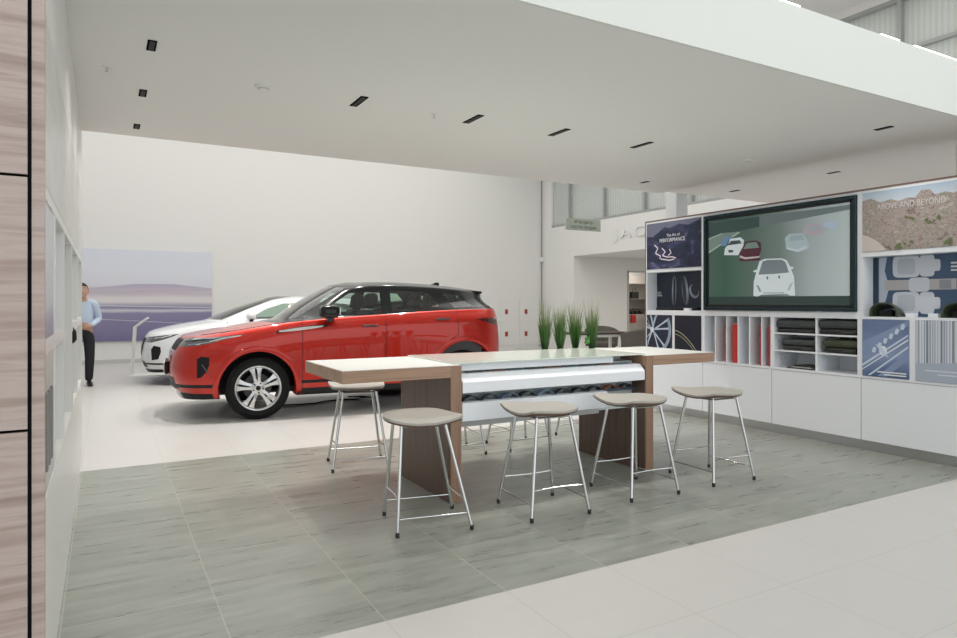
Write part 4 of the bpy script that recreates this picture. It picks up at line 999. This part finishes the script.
def build_car(kind, root, rings, paint, K):
    B = Body(rings, CREASE); sidef = lambda c, n: abs(c.y) > .62
    fx, rx, wz, ar = K['fx'], K['rx'], K['wz'], K['arch']; az = {fx: wz, rx: K.get('raz', wz+.01)}
    arch_f, arch_r = circ(fx, az[fx], ar, 44, .03), circ(rx, az[rx], ar, 44, .03)
    low = lambda c, n: abs(c.y) > .55 and c.z < .95
    B.cut(arch_f, 99, pred=low); B.cut(arch_r, 99, pred=low)
    idx = 1; todo = []
    for (name, m, axes, poly, pred, split, extra) in K['cuts']:
        B.cut(poly, idx, axes, pred or sidef); todo.append((idx, name, m, split, extra)); idx += 1
    for (i, name, m, split, extra) in todo:
        if split:
            for s_ in (-1, 1):
                o = B.part(i, name, m, root, lambda c, s_=s_: c.y*s_ > 0)
                if extra and o: extra(o, s_, B)
        else:
            o = B.part(i, name, m, root)
            if extra and o: extra(o, 0, B)
    B.part(0, 'body_shell', paint, root)
    # arch lips and wells
    for cx in (fx, rx):
        for s_ in (-1, 1):
            q = MB(); vs = []; n = 40; cnt = 0
            for k in range(n+1):
                a = -.42 + (PI+.84)*k/n; prof = []
                for (dr_, dy) in ((-.004,-.10),(-.004,.001),(.012,.010),(.050,.006),(.070,-.001)):
                    r = ar+dr_; x, z = cx+r*math.cos(a), az[cx]+r*math.sin(a)
                    p, nn = B.side(cx+(ar+.03)*math.cos(a), az[cx]+(ar+.03)*math.sin(a), s_)
                    p2, n2 = B.side(x, z, s_); yy = p2.y if dr_ >= .012 else p.y
                    prof.append((x, yy + s_*dy, z))
                if prof[2][2] < .235: continue
                vs += prof; cnt += 1
            q.add(vs, [(i*5+j, i*5+j+1, (i+1)*5+j+1, (i+1)*5+j) for i in range(cnt-1) for j in range(4)])
            q.build('wheel_arch', K.get('lip', paint), root, smooth=60)
            q = MB(); q.lathe([(0,0),(ar-.002,0),(ar-.002,.36)], 44, 'y', (cx, 0, az[cx])); q.v = [(x, s_*(.56+y), z) for x, y, z in q.v]
            keep = [f for f in q.f if all(q.v[i][2] > .27 for i in f)]; q.f = keep; q.m = [0]*len(keep)
            q.build('wheel_well', BLACK, root)
    # underfloor
    L = K['L']; q = MB(); q.box(fx+ar+.02, rx-ar-.02, -.84, .84, .25, .29); q.box(.3, fx+ar+.02, -.54, .54, .26, .30); q.box(rx-ar-.02, L-.3, -.54, .54, .28, .34)
    q.build('underfloor', BLACK, root)
    for (x, y) in ((fx,-1),(fx,1),(rx,-1),(rx,1)): make_wheel(root, x, y*(K['yw']-.115), K['R'], K['R'], K['rr'], .235)
    return B

# ------------------------------------------------------------------ red SUV
CARX, CARY, CARA = .67, 9.05, math.radians(-5)
car = empty('red_car', 'glossy red five-door SUV with black roof parked behind the walnut counter', 'car', (CARX, CARY, 0), CARA)
any_ = lambda c, n: True
A_LOW = lambda c, n: c.x > 1.0 and c.z > 1.0
front = lambda c, n: c.x < .5
cuts = [
 ('front_window', GLF, 'xz', [(1.74,1.205),(1.90,1.345),(2.146,1.503),(2.51,1.505),(2.50,1.235)], lambda c,n: abs(c.y)>.5, True, None),
 ('rear_window', GLR, 'xz', [(2.63,1.245),(2.655,1.520),(3.157,1.50),(3.30,1.36),(3.27,1.275)], lambda c,n: abs(c.y)>.5, True, None),
 ('quarter_window', GLR, 'xz', [(3.50,1.295),(3.40,1.488),(3.604,1.465),(3.80,1.315)], lambda c,n: abs(c.y)>.42 and c.x<4.07, True, None),
 ('windscreen', GLS, 'xz', [(1.10,1.30),(1.16,1.150),(1.30,1.145),(1.48,1.185),(1.80,1.385),(2.075,1.55),(1.98,1.575),(1.80,1.62),(1.2,1.5)], any_, False, None),
 ('rear_screen', GLR, 'yz', [(-.52,1.30),(.52,1.30),(.44,1.475),(-.44,1.475)], lambda c,n: c.x>3.95, False, None),
 ('roof_shell', BGL, 'xz', [(1.36,1.128),(1.75,1.165),(2.1,1.19),(2.53,1.213),(3.2,1.258),(3.6,1.272),(4.45,1.288),(4.6,1.5),(4.4,1.8),(1.9,1.8),(1.80,1.62),(1.98,1.575),(2.075,1.55),(1.80,1.385),(1.48,1.185),(1.30,1.145),(1.16,1.15),(1.10,1.13),(1.2,1.115)], lambda c,n: c.z>1.08, False, None),
 ('headlight', LAMP, 'xz', [(.0,.855),(.0,.935),(.14,.95),(.23,.953),(.48,.965),(.73,.985),(.86,1.0),(.72,.965),(.60,.932),(.48,.90),(.32,.869),(.2,.855)], lambda c,n: abs(c.y)>.50 and c.x<1, True, None),
 ('grille', BLACK, 'yz', [(-.50,.81),(.50,.81),(.50,.935),(-.50,.935)], lambda c,n: c.x<.4, False, None),
 ('side_intake', BLACK, 'xz', [(.325,.50),(.325,.72),(.37,.748),(.455,.738),(.455,.65),(.42,.57),(.37,.51)], lambda c,n: abs(c.y)>.55 and c.x<.6, True, None),
 ('lower_intake', CLAD, 'yz', [(-.60,.36),(.60,.36),(.55,.50),(-.55,.50)], lambda c,n: c.x<.3, False, None),
 ('skid_plate', ALU, 'yz', [(-.50,.20),(.50,.20),(.56,.325),(-.56,.325)], lambda c,n: c.x<.34, False, None),
 ('tail_lamp', TAILM, 'xz', [(3.77,1.148),(4.05,1.162),(4.5,1.165),(4.5,1.055),(4.08,1.060),(3.95,1.095)], lambda c,n: abs(c.y)>.40 and c.x>3.6, True, None),
 ('lower_cladding', CLAD, 'xz', [(-.1,.15),(4.6,.15),(4.6,.45),(3.98,.45),(3.6,.34),(1.4,.335),(.6,.32),(.3,.32),(-.1,.33)], any_, False, None),
 ('side_stripe', CLAD, 'xz', [(.10,.385),(.10,.425),(1.2,.430),(3.3,.460),(3.3,.420),(1.2,.392)], lambda c,n: abs(c.y)>.5, False, None),
 ('front_door', REDP, 'xz', [(1.492,.335),(1.492,1.140),(1.75,1.165),(2.1,1.19),(2.530,1.213),(2.528,.336)], lambda c,n: abs(c.y)>.6, True, None),
 ('rear_door', REDP, 'xz', [(2.529,.336),(2.53,1.213),(3.2,1.258),(3.505,1.27),(3.504,.95),(3.40,.88),(3.25,.78),(3.15,.62),(3.10,.338)], lambda c,n: abs(c.y)>.6, True, None),
 ('bonnet', REDP, 'xy', [(.20,-.60),(.34,-.70),(.7,-.745),(1.40,-.79),(1.48,-.79),(1.48,.79),(1.40,.79),(.7,.745),(.34,.70),(.20,.60)], lambda c,n: n.z>.3 and .93<c.z<1.2 and c.x<1.5, False, None),
]
KR = dict(fx=.985, rx=3.61, wz=.366, arch=.43, raz=.432, L=4.32, R=.366, rr=.258, yw=.935, cuts=cuts)
B = build_car('suv', car, lift(SUV), REDP, KR)
B.seam([[(1.492,.34),(1.492,1.14)], [(2.529,.34),(2.529,1.21)], [(3.10,.34),(3.15,.62),(3.25,.78),(3.40,.88),(3.504,.95),(3.505,1.265)], [(1.49,.337),(3.10,.337)]], 'panel_gap', CLAD, car, .007)
MB().tube([B.surf(Vector((x, y, 1.3)))[0] + Vector((0,0,.001)) for x, y in ((.32,-.62),(.7,-.742),(1.1,-.77),(1.36,-.785))], .0035, 6).tube([B.surf(Vector((x, -y, 1.3)))[0] + Vector((0,0,.001)) for x, y in ((.32,-.62),(.7,-.742),(1.1,-.77),(1.36,-.785))], .0035, 6).build('bonnet_gap', CLAD, car)
for s_ in (-1, 1):
    # mirror
    p, n = B.side(1.72, 1.10, s_)
    mir = bpy.data.objects.new('door_mirror', None); COL.objects.link(mir); mir.parent = car; mir.location = (1.78, s_*.99, 1.185); mir.rotation_euler = (0,0,0)
    q = MB(); q.box(-.10,.13,-.12,.12,-.005,.150); ob = q.build('mirror_shell', BGL, mir, bevel=.055, seg=4, smooth=60)
    MB().box(.125,.133,-.085,.085,.03,.12).build('mirror_glass', CHROME, mir)
    MB().prism([(0,0),(.09,0),(.06,-.07),(-.01,-.075)], lambda a,b,t: (a,t,b+.02), -s_*.14, s_*.02).build('mirror_foot', BGL, mir, bevel=.008)
    for x, z in ((2.32,1.073),(3.285,1.147)):
        p, n = B.side(x, z, s_)
        o = MB().box(-.10,.10,-.012,.012,-.016,.016).build('door_handle', mat('handle_dark',(.09,.012,.010),.3,0,1), car, bevel=.009, seg=3); o.location = p + n*.012
        o.rotation_euler = (0,-.02,0)
    # wing vent: black blade with a silver inlay
    q = MB(); r = MB()
    def strip(path, w0, mb, off):
        P = [B.side(x, z, s_) for x, z in path]; vs = []
        for i, (p, n) in enumerate(P):
            t = i/(len(P)-1); w_ = w0*(math.sin(PI*min(.97,max(.06,t)))**.45)/2; vs += [p+n*off+Vector((0,0,-w_)), p+n*off+Vector((0,0,w_))]
        mb.add(vs, [(2*i,2*i+1,2*i+3,2*i+2) for i in range(len(P)-1)])
    path = [(1.19+.061*k, 1.012+.0072*k) for k in range(11)]
    strip(path, .062, q, .003); strip([(1.22+.052*k, 1.022+.0056*k) for k in range(11)], .036, r, .006)
    q.build('wing_vent', CLAD, car); r.build('vent_blade', mat('vent_silver',(.72,.72,.70),.3,.3), car)
    # head lamp inner shapes
    for (pa, w_, m_) in (([(.20,.905),(.28,.91),(.40,.925),(.50,.935)], .045, LAMPB), ([(.46,.915),(.54,.932),(.62,.953),(.72,.968),(.80,.982)], .022, LAMPW), ([(.24,.875),(.34,.885),(.46,.908)], .014, LAMPW)):
        q = MB(); strip(pa, w_, q, .003); q.build('lamp_unit', m_, car)
    q = MB(); strip([(.235,.50),(.232,.60),(.24,.72)], .01, q, .004)
    q = MB(); P_ = [B.side(x, z, s_) for x, z in ((.38,.66),(.41,.61),(.45,.55))]
    q.tube([p+n*.004 for p, n in P_], .006, 6).build('intake_blade', TRIMG, car)
q = MB()
for zz in (.83,.86,.89,.915):
    q.tube([B.surf(Vector((-.2, y, zz)))[0] + Vector((-.004,0,0)) for y in (-.48,-.36,-.24,-.12,0,.12,.24,.36,.48)], .006, 6)
q.build('grille_mesh', ALU, car)
o = MB().box(-.010,.0,-.26,.26,-.056,.056).build('number_plate', mat('plate_cream',(.75,.74,.70),.4), car, bevel=.002); o.location = (-.018, 0, .585)
MB().box(-.012,.02,-.285,.285,.51,.66).build('plate_holder', BLACK, car, bevel=.004)
text_mesh('badge', 'RANGE ROVER', .052, ALU, car, lambda a,b,t: (.150-t, -a, .945+b), .004, 'CENTER', spacing=1.25, sx=1.2)
o = MB().prism([(-.10,0),(.09,0),(.085,.055),(.04,.06)], lambda a,b,t: (a,t,b), -.022, .022).build('roof_antenna', BGL, car, bevel=.008); o.location = (3.50, 0, 1.60)
o = MB().prism([(3.80,1.545),(4.03,1.525),(4.05,1.505),(4.02,1.49),(3.85,1.50)], lambda a,b,t: (a,t,b), -.52, .52).build('roof_spoiler', BGL, car, bevel=.008)
# cabin
seat_obj('front_seat', car, 2.0, -.37, .60); seat_obj('front_seat', car, 2.0, .37, .60)
seat_obj('rear_seat', car, 2.85, -.33, .60, .58); seat_obj('rear_seat', car, 2.85, .33, .60, .58)
MB().prism([(1.30,.75),(1.30,1.06),(1.45,1.10),(1.72,1.10),(1.82,1.02),(1.80,.8)], lambda a,b,t: (a,t,b), -.72, .72).build('dashboard', TRIMG, car, bevel=.02)
MB().lathe([(.175,-.012),(.19,-.006),(.195,.004),(.185,.014),(.172,.010),(.168,0)], 28, 'x', (0,0,0), closed=True).tube([(0,-.17,0),(0,.17,0)], .018, 8).build('steering_wheel', BLACK, car, smooth=50, loc=(1.93,.37,1.03))
MB().box(1.35, 3.95, -.80, .80, .31, .36).build('cabin_floor', BLACK, car)
for s_ in (-1,1): MB().prism([(1.5,.36),(3.9,.36),(3.9,1.2),(2.6,1.17),(1.5,1.08)], lambda a,b,t: (a,t,b), s_*.80-.02, s_*.80+.02).build('door_lining', TRIMG, car)
MB().box(3.50,4.10,-.72,.72,.9,.93).build('parcel_shelf', BLACK, car)

# ------------------------------------------------------------------ white electric car behind
FX = [(0,0),(.25,.20),(.875,.85),(1.18,1.02),(1.58,1.45),(1.95,2.0),(2.3,2.35),(3.2,3.35),(3.55,3.86),(4.37,4.68)]
FZ = [(0,0),(.23,.20),(.40,.36),(.60,.52),(.78,.70),(.90,.815),(.955,.87),(1.0,.93),(1.07,1.02),(1.125,1.06),(1.375,1.265),(1.59,1.44),(1.66,1.50)]
IP_ = warp(SUV, FX, FZ, .995)
wc = empty('white_car', 'white electric car with black roof standing behind the red one', 'car', (.55, 12.95, 0), math.radians(-5))
cutw = [
 ('side_window', GLR, 'xz', [(1.70,1.075),(2.0,1.25),(2.30,1.35),(3.0,1.375),(3.45,1.34),(3.95,1.18),(3.8,1.12),(2.6,1.10)], lambda c,n: abs(c.y)>.5, True, None),
 ('windscreen', GLS, 'xz', [(.90,1.15),(1.04,1.075),(1.28,1.07),(1.75,1.27),(2.14,1.42),(2.05,1.44),(1.85,1.50),(1.1,1.5)], any_, False, None),
 ('roof_shell', BGL, 'xz', [(2.14,1.42),(2.05,1.44),(1.9,1.49),(1.9,1.8),(4.7,1.8),(4.6,1.25),(4.1,1.30),(3.6,1.44),(2.6,1.50)], lambda c,n: c.z>1.2, False, None),
 ('headlight', LAMP, 'xz', [(.0,.715),(.0,.79),(.15,.80),(.40,.83),(.62,.85),(.5,.80),(.35,.75),(.2,.71)], lambda c,n: abs(c.y)>.55 and c.x<1, True, None),
 ('grille', BLACK, 'yz', [(-.48,.50),(.48,.50),(.55,.78),(-.55,.78)], lambda c,n: c.x<.3, False, None),
 ('side_intake', BLACK, 'xz', [(.20,.42),(.19,.60),(.23,.66),(.33,.64),(.34,.56),(.30,.44)], lambda c,n: abs(c.y)>.5 and c.x<.45, True, None),
 ('lower_intake', BLACK, 'yz', [(-.66,.30),(.66,.30),(.6,.40),(-.6,.40)], lambda c,n: c.x<.3, False, None),
 ('lower_cladding', CLAD, 'xz', [(-.1,.12),(4.9,.12),(4.9,.30),(.5,.27),(-.1,.27)], any_, False, None),
 ('bumper_line', CLAD, 'xz', [(-.1,.345),(.60,.345),(.60,.375),(-.1,.375)], lambda c,n: True, False, None),
]
KW = dict(fx=.87, rx=3.86, wz=.37, arch=.41, L=4.68, R=.37, rr=.27, yw=.93, cuts=cutw)
BW = build_car('ev', wc, IP_, WHP, KW)
for s_ in (-1, 1):
    mir = bpy.data.objects.new('door_mirror', None); COL.objects.link(mir); mir.parent = wc; mir.location = (1.72, s_*.95, 1.06)
    MB().box(-.06,.09,-.12,.12,0,.13).build('mirror_shell', WHP, mir, bevel=.05, seg=3, smooth=60)
    MB().box(-.02,.04,-.13,.02,-.03,.03).build('mirror_foot', BGL, mir, bevel=.008)
    q = MB(); P_ = [BW.side(x, z, s_) for x, z in ((.12,.765),(.25,.775),(.36,.79),(.50,.825))]; vs = []
    for p, n in P_: vs += [p+n*.003+Vector((0,0,-.010)), p+n*.003+Vector((0,0,.010))]
    q.add(vs, [(2*i,2*i+1,2*i+3,2*i+2) for i in range(3)]); q.build('lamp_unit', LAMPW, wc)
BW.seam([[(1.35,.32),(1.36,1.04)],[(2.75,.32),(2.75,1.09)]], 'panel_gap', CLAD, wc, .007)
for y in (-.37,.37): seat_obj('front_seat', wc, 2.35, y, .50)
MB().box(1.2, 4.1, -.78, .78, .30, .36).build('cabin_floor', BLACK, wc)
MB().prism([(1.2,.7),(1.2,.98),(1.5,1.02),(1.8,1.0),(1.85,.8)], lambda a,b,t: (a,t,b), -.70, .70).build('dashboard', TRIMG, wc, bevel=.02)

# ================================================================== person by the partition
SKIN = mat('skin', (.52,.30,.21), .5); SHIRT = mat('pale_blue_shirt', (.50,.60,.74), .8); TROU = mat('black_trousers', (.012,.013,.018), .8)
HAIR = mat('dark_hair', (.015,.010,.008), .7); SHOE = mat('black_shoe', (.01,.01,.01), .35)
pn = empty('person', 'person in a pale blue shirt and black trousers standing behind the partition, hands joined', 'person', (-.31, 12.70, 0), math.radians(8))
# faces -y (towards the seating zone); +x is the person's left
J = dict(pel=(0,0,.95), wai=(0,-.005,1.08), che=(0,.0,1.28), nb=(0,.01,1.43), nk=(0,0,1.50), hd=(0,-.015,1.58),
 ls=(.17,.0,1.405), le=(.245,.03,1.13), lw=(.075,-.20,1.02), rs=(-.17,.0,1.405), re=(-.245,.03,1.13), rw=(-.055,-.20,1.03),
 lh=(.095,.0,.92), lk=(.105,-.015,.50), la=(.095,.01,.09), rh=(-.095,.0,.92), rk=(-.105,-.01,.50), ra=(-.10,.02,.09))
def sk(names, edges, rad, name, m, lvl=2):
    return skin_mesh(name, [J[n] for n in names], [(names.index(a), names.index(b)) for a, b in edges], rad, m, pn, lvl)
body_n = ['pel','wai','che','nb','nk','hd','ls','le','lw','rs','re','rw','lh','lk','la','rh','rk','ra']
sk(body_n, [('pel','wai'),('wai','che'),('che','nb'),('nb','nk'),('nk','hd'),('nb','ls'),('ls','le'),('le','lw'),('nb','rs'),('rs','re'),('re','rw'),('pel','lh'),('lh','lk'),('lk','la'),('pel','rh'),('rh','rk'),('rk','ra')],
   [(.13,.09),(.12,.085),(.14,.10),(.08,.07),(.052,.052),(.055,.06),(.05,.05),(.040,.040),(.027,.027),(.05,.05),(.040,.040),(.027,.027),(.075,.075),(.055,.055),(.04,.04),(.075,.075),(.055,.055),(.04,.04)], 'body', SKIN)
J.update(pel2=(0,0,.945), lw2=(.095,-.18,1.025), rw2=(-.075,-.18,1.035))
sk(['che','wai','pel2','nb','ls','le','lw2','rs','re','rw2'], [('che','wai'),('wai','pel2'),('che','nb'),('nb','ls'),('ls','le'),('le','lw2'),('nb','rs'),('rs','re'),('re','rw2')],
   [(.175,.115),(.16,.115),(.165,.12),(.105,.085),(.075,.075),(.058,.058),(.040,.040),(.075,.075),(.058,.058),(.040,.040)], 'shirt', SHIRT)
J.update(la2=(.095,.012,.07), ra2=(-.10,.022,.07), pt=(0,0,1.0))
sk(['pel','pt','lh','lk','la2','rh','rk','ra2'], [('pel','pt'),('pel','lh'),('lh','lk'),('lk','la2'),('pel','rh'),('rh','rk'),('rk','ra2')],
   [(.15,.115),(.15,.11),(.10,.10),(.078,.078),(.058,.062),(.10,.10),(.078,.078),(.058,.062)], 'trousers', TROU)
for sx in (-1, 1):
    vs = []; n = 16
    q = MB()
    for (yy, wv_, hh) in ((.07,.032,.05),(.04,.040,.085),(-.02,.043,.085),(-.08,.046,.06),(-.14,.045,.045),(-.185,.030,.03)):
        vs.append([(sx*.10+wv_*math.cos(2*PI*k/n), yy, max(.0,.002+hh*.5+hh*.5*math.sin(2*PI*k/n))) for k in range(n)])
    q.add([p for r in vs for p in r], [(i*n+k, i*n+(k+1)%n, (i+1)*n+(k+1)%n, (i+1)*n+k) for i in range(5) for k in range(n)] + [tuple(range(n)), tuple(range(5*n, 6*n))])
    q.build('shoe', SHOE, pn, smooth=60)
# head: profile-shaped ellipsoid with facial features
def head(par, c):
    bm = bmesh.new(); bmesh.ops.create_uvsphere(bm, u_segments=32, v_segments=24, radius=1)
    for v in bm.verts:
        x, y, z = v.co; w = .074*(1-.22*max(0,-z)**1.5); d = .096; 
        X, Y, Z = x*w, y*d, z*.118
        if y < 0:
            nose = math.exp(-((x/.16)**2 + ((z+.12)/.16)**2)); Y -= .020*nose
            Y -= .010*math.exp(-((x/.3)**2 + ((z+.72)/.14)**2)); Y += .010*math.exp(-(((abs(x)-.40)/.17)**2 + ((z-.10)/.12)**2))
            Y -= .006*math.exp(-((x/.28)**2 + ((z+.44)/.08)**2))
        v.co = (X, Y, Z)
    me = bpy.data.meshes.new('head'); bm.to_mesh(me); bm.free(); me.shade_smooth(); me.materials.append(SKIN)
    o = bpy.data.objects.new('head', me); COL.objects.link(o); o.parent = par; o.location = c; o.rotation_euler = (-.16, 0, -.12); o.scale = (1.08, 1.08, 1.14)
    for s_ in (-1, 1):
        MB().lathe([(0,-.030),(.012,-.022),(.018,-.004),(.012,.016),(0,.022)], 12, 'z', (s_*.076,.010,-.005)).build('ear', SKIN, o, smooth=60)
        MB().lathe([(0,-.011),(.008,-.008),(.011,0),(.008,.008),(0,.011)], 12, 'x', (s_*.030,-.082,.012)).build('eye', mat('eye_white',(.6,.6,.58),.3), o, smooth=60)
        MB().lathe([(0,-.002),(.0045,-.001),(.0045,.001),(0,.002)], 10, 'y', (s_*.030,-.094,.012)).build('pupil', BLACK, o)
        MB().tube([(s_*.014,-.092,.032),(s_*.030,-.092,.037),(s_*.046,-.082,.031)], .003, 6).build('eyebrow', HAIR, o)
    MB().tube([(-.024,-.090,-.052),(0,-.101,-.050),(.024,-.090,-.052)], [.002,.0055,.002], 8).build('lips', mat('lips',(.42,.17,.14),.5), o, smooth=60)
    bm = bmesh.new(); bmesh.ops.create_uvsphere(bm, u_segments=32, v_segments=24, radius=1)
    bmesh.ops.delete(bm, geom=[v for v in bm.verts if (v.co.z < .42 and v.co.y < -.12) or (v.co.z < -.35)], context='VERTS')
    for v in bm.verts:
        x, y, z = v.co; v.co = (x*.081, y*.103+.004, z*.124+.004)
    me = bpy.data.meshes.new('hair'); bm.to_mesh(me); bm.free(); me.shade_smooth(); me.materials.append(HAIR)
    h = bpy.data.objects.new('hair', me); COL.objects.link(h); h.parent = o; sm = h.modifiers.new('s','SOLIDIFY'); sm.thickness = .008
head(pn, (0, -.02, 1.61))
pn.scale = (1, 1, .965)
# hands: palm and five curled fingers, left over right
def hand(par, wrist, d, sgn):
    o = bpy.data.objects.new('hand', None); 
    w = Vector(wrist); d = Vector(d).normalized(); up = Vector((0,0,1)); side = d.cross(up).normalized()
    verts = [w - d*.02, w + d*.03, w + d*.075]; edges = [(0,1),(1,2)]; rad = [.026,.030,.028]
    pm = MB()
    vs = []; n = 12
    for (t, a, b) in ((-.02,.024,.022),(.0,.028,.020),(.035,.040,.016),(.075,.041,.014),(.085,.036,.010)):
        c = w + d*t; vs += [c + up*(a*math.cos(2*PI*k/n)) + side*(b*math.sin(2*PI*k/n)) for k in range(n)]
    pm.add(vs, [(i*n+k, i*n+(k+1)%n, (i+1)*n+(k+1)%n, (i+1)*n+k) for i in range(4) for k in range(n)] + [tuple(range(n)), tuple(range(4*n, 5*n))])
    for j, (h, L) in enumerate(((.030,.068),(.010,.076),(-.010,.070),(-.029,.054))):
        p0 = w + d*.078 + up*h; p1 = p0 + d*L*.42 + side*sgn*.006; p2 = p1 + d*L*.22 + side*sgn*.020; p3 = p2 + side*sgn*.022 - d*.004
        pm.tube([p0 - d*.01, p0, p1, p2, p3], [.0085,.009,.0085,.0078,.0060], 8)
    p0 = w + d*.02 + up*.026; pm.tube([p0, p0 + up*.020 + d*.022, p0 + up*.026 + d*.045, p0 + up*.022 + d*.062], [.012,.0105,.0095,.007], 8)
    return pm.build('hand', SKIN, par, smooth=70)
hand(pn, (.085,-.195,1.02), (-1,-.28,-.05), 1)
hand(pn, (-.065,-.170,1.03), (1,-.30,-.10), -1)

# ------------------------------------------------------------------ info stand by the white car
o = empty('info_stand', 'slim white floor stand with a bent sloping top in front of the white car', 'stand', (.46, 14.1, 0), math.radians(-12))
MB().box(-.03,.62,-.22,.22,0,.012).build('base_plate', WHITE, o)
MB().prism([(-.02,.01),(.01,.01),(.065,.90),(.28,1.07),(.27,1.095),(.035,.915)], lambda a,b,t: (a,t,b), -.10, .10).build('panel', WHITE, o, bevel=.004)

# ------------------------------------------------------------------ lounge corner beyond the shelving wall
TAU = mat('taupe_upholstery', (.11,.10,.085), .8); BRW = mat('brown_table_top', (.06,.038,.03), .5)
o = empty('low_desk', 'brown wooden desk with white metal frame beyond the grass plants', 'desk', (9.0, 11.0, 0))
MB().box(-.75,.75,-.40,.40,.715,.75).build('desk_top', BRW, o, bevel=.003)
MB().box(-.70,.70,-.36,.36,.66,.714).build('apron', WHITE, o)
for sx in (-1,1):
    for sy in (-1,1): MB().box(sx*.68-.025, sx*.68+.025, sy*.34-.025, sy*.34+.025, 0, .66).build('leg', WHITE, o)
def armchair(x, y, rz, lb):
    o = empty('armchair', lb, 'chair', (x, y, 0), rz)
    MB().box(-.30,.30,-.28,.28,.36,.48).build('seat', TAU, o, bevel=.04, seg=3)
    q = MB(); n = 20; vs = []
    for i in range(n+1):
        a = -.25 + (PI+.5)*i/n; h = .74 + .09*max(0, math.sin(a))
        for (r, z) in ((.30,.38),(.335,h-.02),(.35,h),(.385,h-.02),(.36,.38)): vs.append((r*math.cos(a), r*.95*math.sin(a), z))
    q.add(vs, [(i*5+j, i*5+(j+1)%5, (i+1)*5+(j+1)%5, (i+1)*5+j) for i in range(n) for j in range(5)] + [(0,1,2,3,4), tuple(n*5+j for j in range(5))])
    q.build('backrest', TAU, o, smooth=50)
    for sx in (-1,1):
        for sy in (-1,1): MB().tube([(sx*.2,sy*.2,.38),(sx*.26,sy*.26,.0)], .015, 8).build('leg', BLACK, o)
armchair(9.6, 10.35, PI-.3, 'rounded taupe armchair at the desk, nearer to the shelving wall')
armchair(9.9, 11.9, -.6, 'rounded taupe armchair on the far side of the desk')
# closet contents
o = empty('wardrobe_shelving', 'pale shelving with drawers inside the far doorway', 'shelving', (15.15, 16.3, 0))
PALE = mat('pale_shelf', (.62,.58,.53), .5); LN = mat('dark_shelf', (.30,.27,.24), .6)  # shelf boards coloured darker than the pale panels
MB().box(-.75,.9,.34,.36,0,2.25).build('back_panel', PALE, o)
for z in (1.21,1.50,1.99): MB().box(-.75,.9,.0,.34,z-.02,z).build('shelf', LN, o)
MB().box(-.55,.9,.0,.33,.26,1.0).build('cabinet', PALE, o)
for z in (.28,.53,.78): MB().box(-.545,.9,-.015,-.001,z,z+.215).build('drawer', PALE, o)
o = empty('handbag', 'black handbag on the upper shelf inside the far doorway', 'bag', (15.02, 16.42, 1.502))
MB().box(-.14,.14,-.07,.07,0,.22).build('body', LEATHK, o, bevel=.02); MB().tube([(-.07,0,.21),(-.06,0,.32),(0,0,.36),(.06,0,.32),(.07,0,.21)], .008, 8).build('handle', LEATHK, o)
o = empty('handbag', 'red bag standing low beside the drawers inside the far doorway', 'bag', (14.76, 16.18, .12))
MB().box(-.09,.09,-.05,.05,.60,.86).build('body', RED, o, bevel=.03, seg=3); MB().tube([(-.05,0,.85),(-.02,0,1.05),(.02,0,1.05),(.05,0,.85)], .01, 6).build('strap', LEATHK, o)
for x, lb in ((14.80,'left black shoe on the drawer top inside the far doorway'), (15.0,'middle black shoe on the drawer top inside the far doorway'), (15.2,'right black shoe on the drawer top inside the far doorway')):
    o = MB().prism([(-.0,0),(.15,0),(.15,.03),(.08,.05),(.03,.10),(0,.10)], lambda a,b,t: (a,t,b), -.035, .035).build('shoe', LEATHK, None, bevel=.01, loc=(x, 16.4, 1.002)); tag(o, lb, 'shoe')
# floor things near the red car
o = MB().tube([(0,0,.012),(.18,-.06,.012),(.42,-.05,.012),(.60,.04,.013),(.80,.12,.012),(1.05,.05,.012),(1.2,.14,.014),(.98,.22,.03),(1.1,.05,.045),(1.25,-.02,.03),(1.35,.1,.012)], .011, 8).build('power_cable', BLACK, None, smooth=60, loc=(2.05, 8.95, 0))
tag(o, 'black cable lying on the floor under the red car', 'cable')
o = empty('charger_box', 'small black box on the floor under the red car', 'box', (3.75, 9.45, 0)); MB().box(-.2,.2,-.12,.12,0,.10).build('case', BLACK, o, bevel=.01); MB().tube([(.2,0,.05),(.35,.05,.012),(.7,.1,.012)], .01, 6).build('lead', BLACK, o)
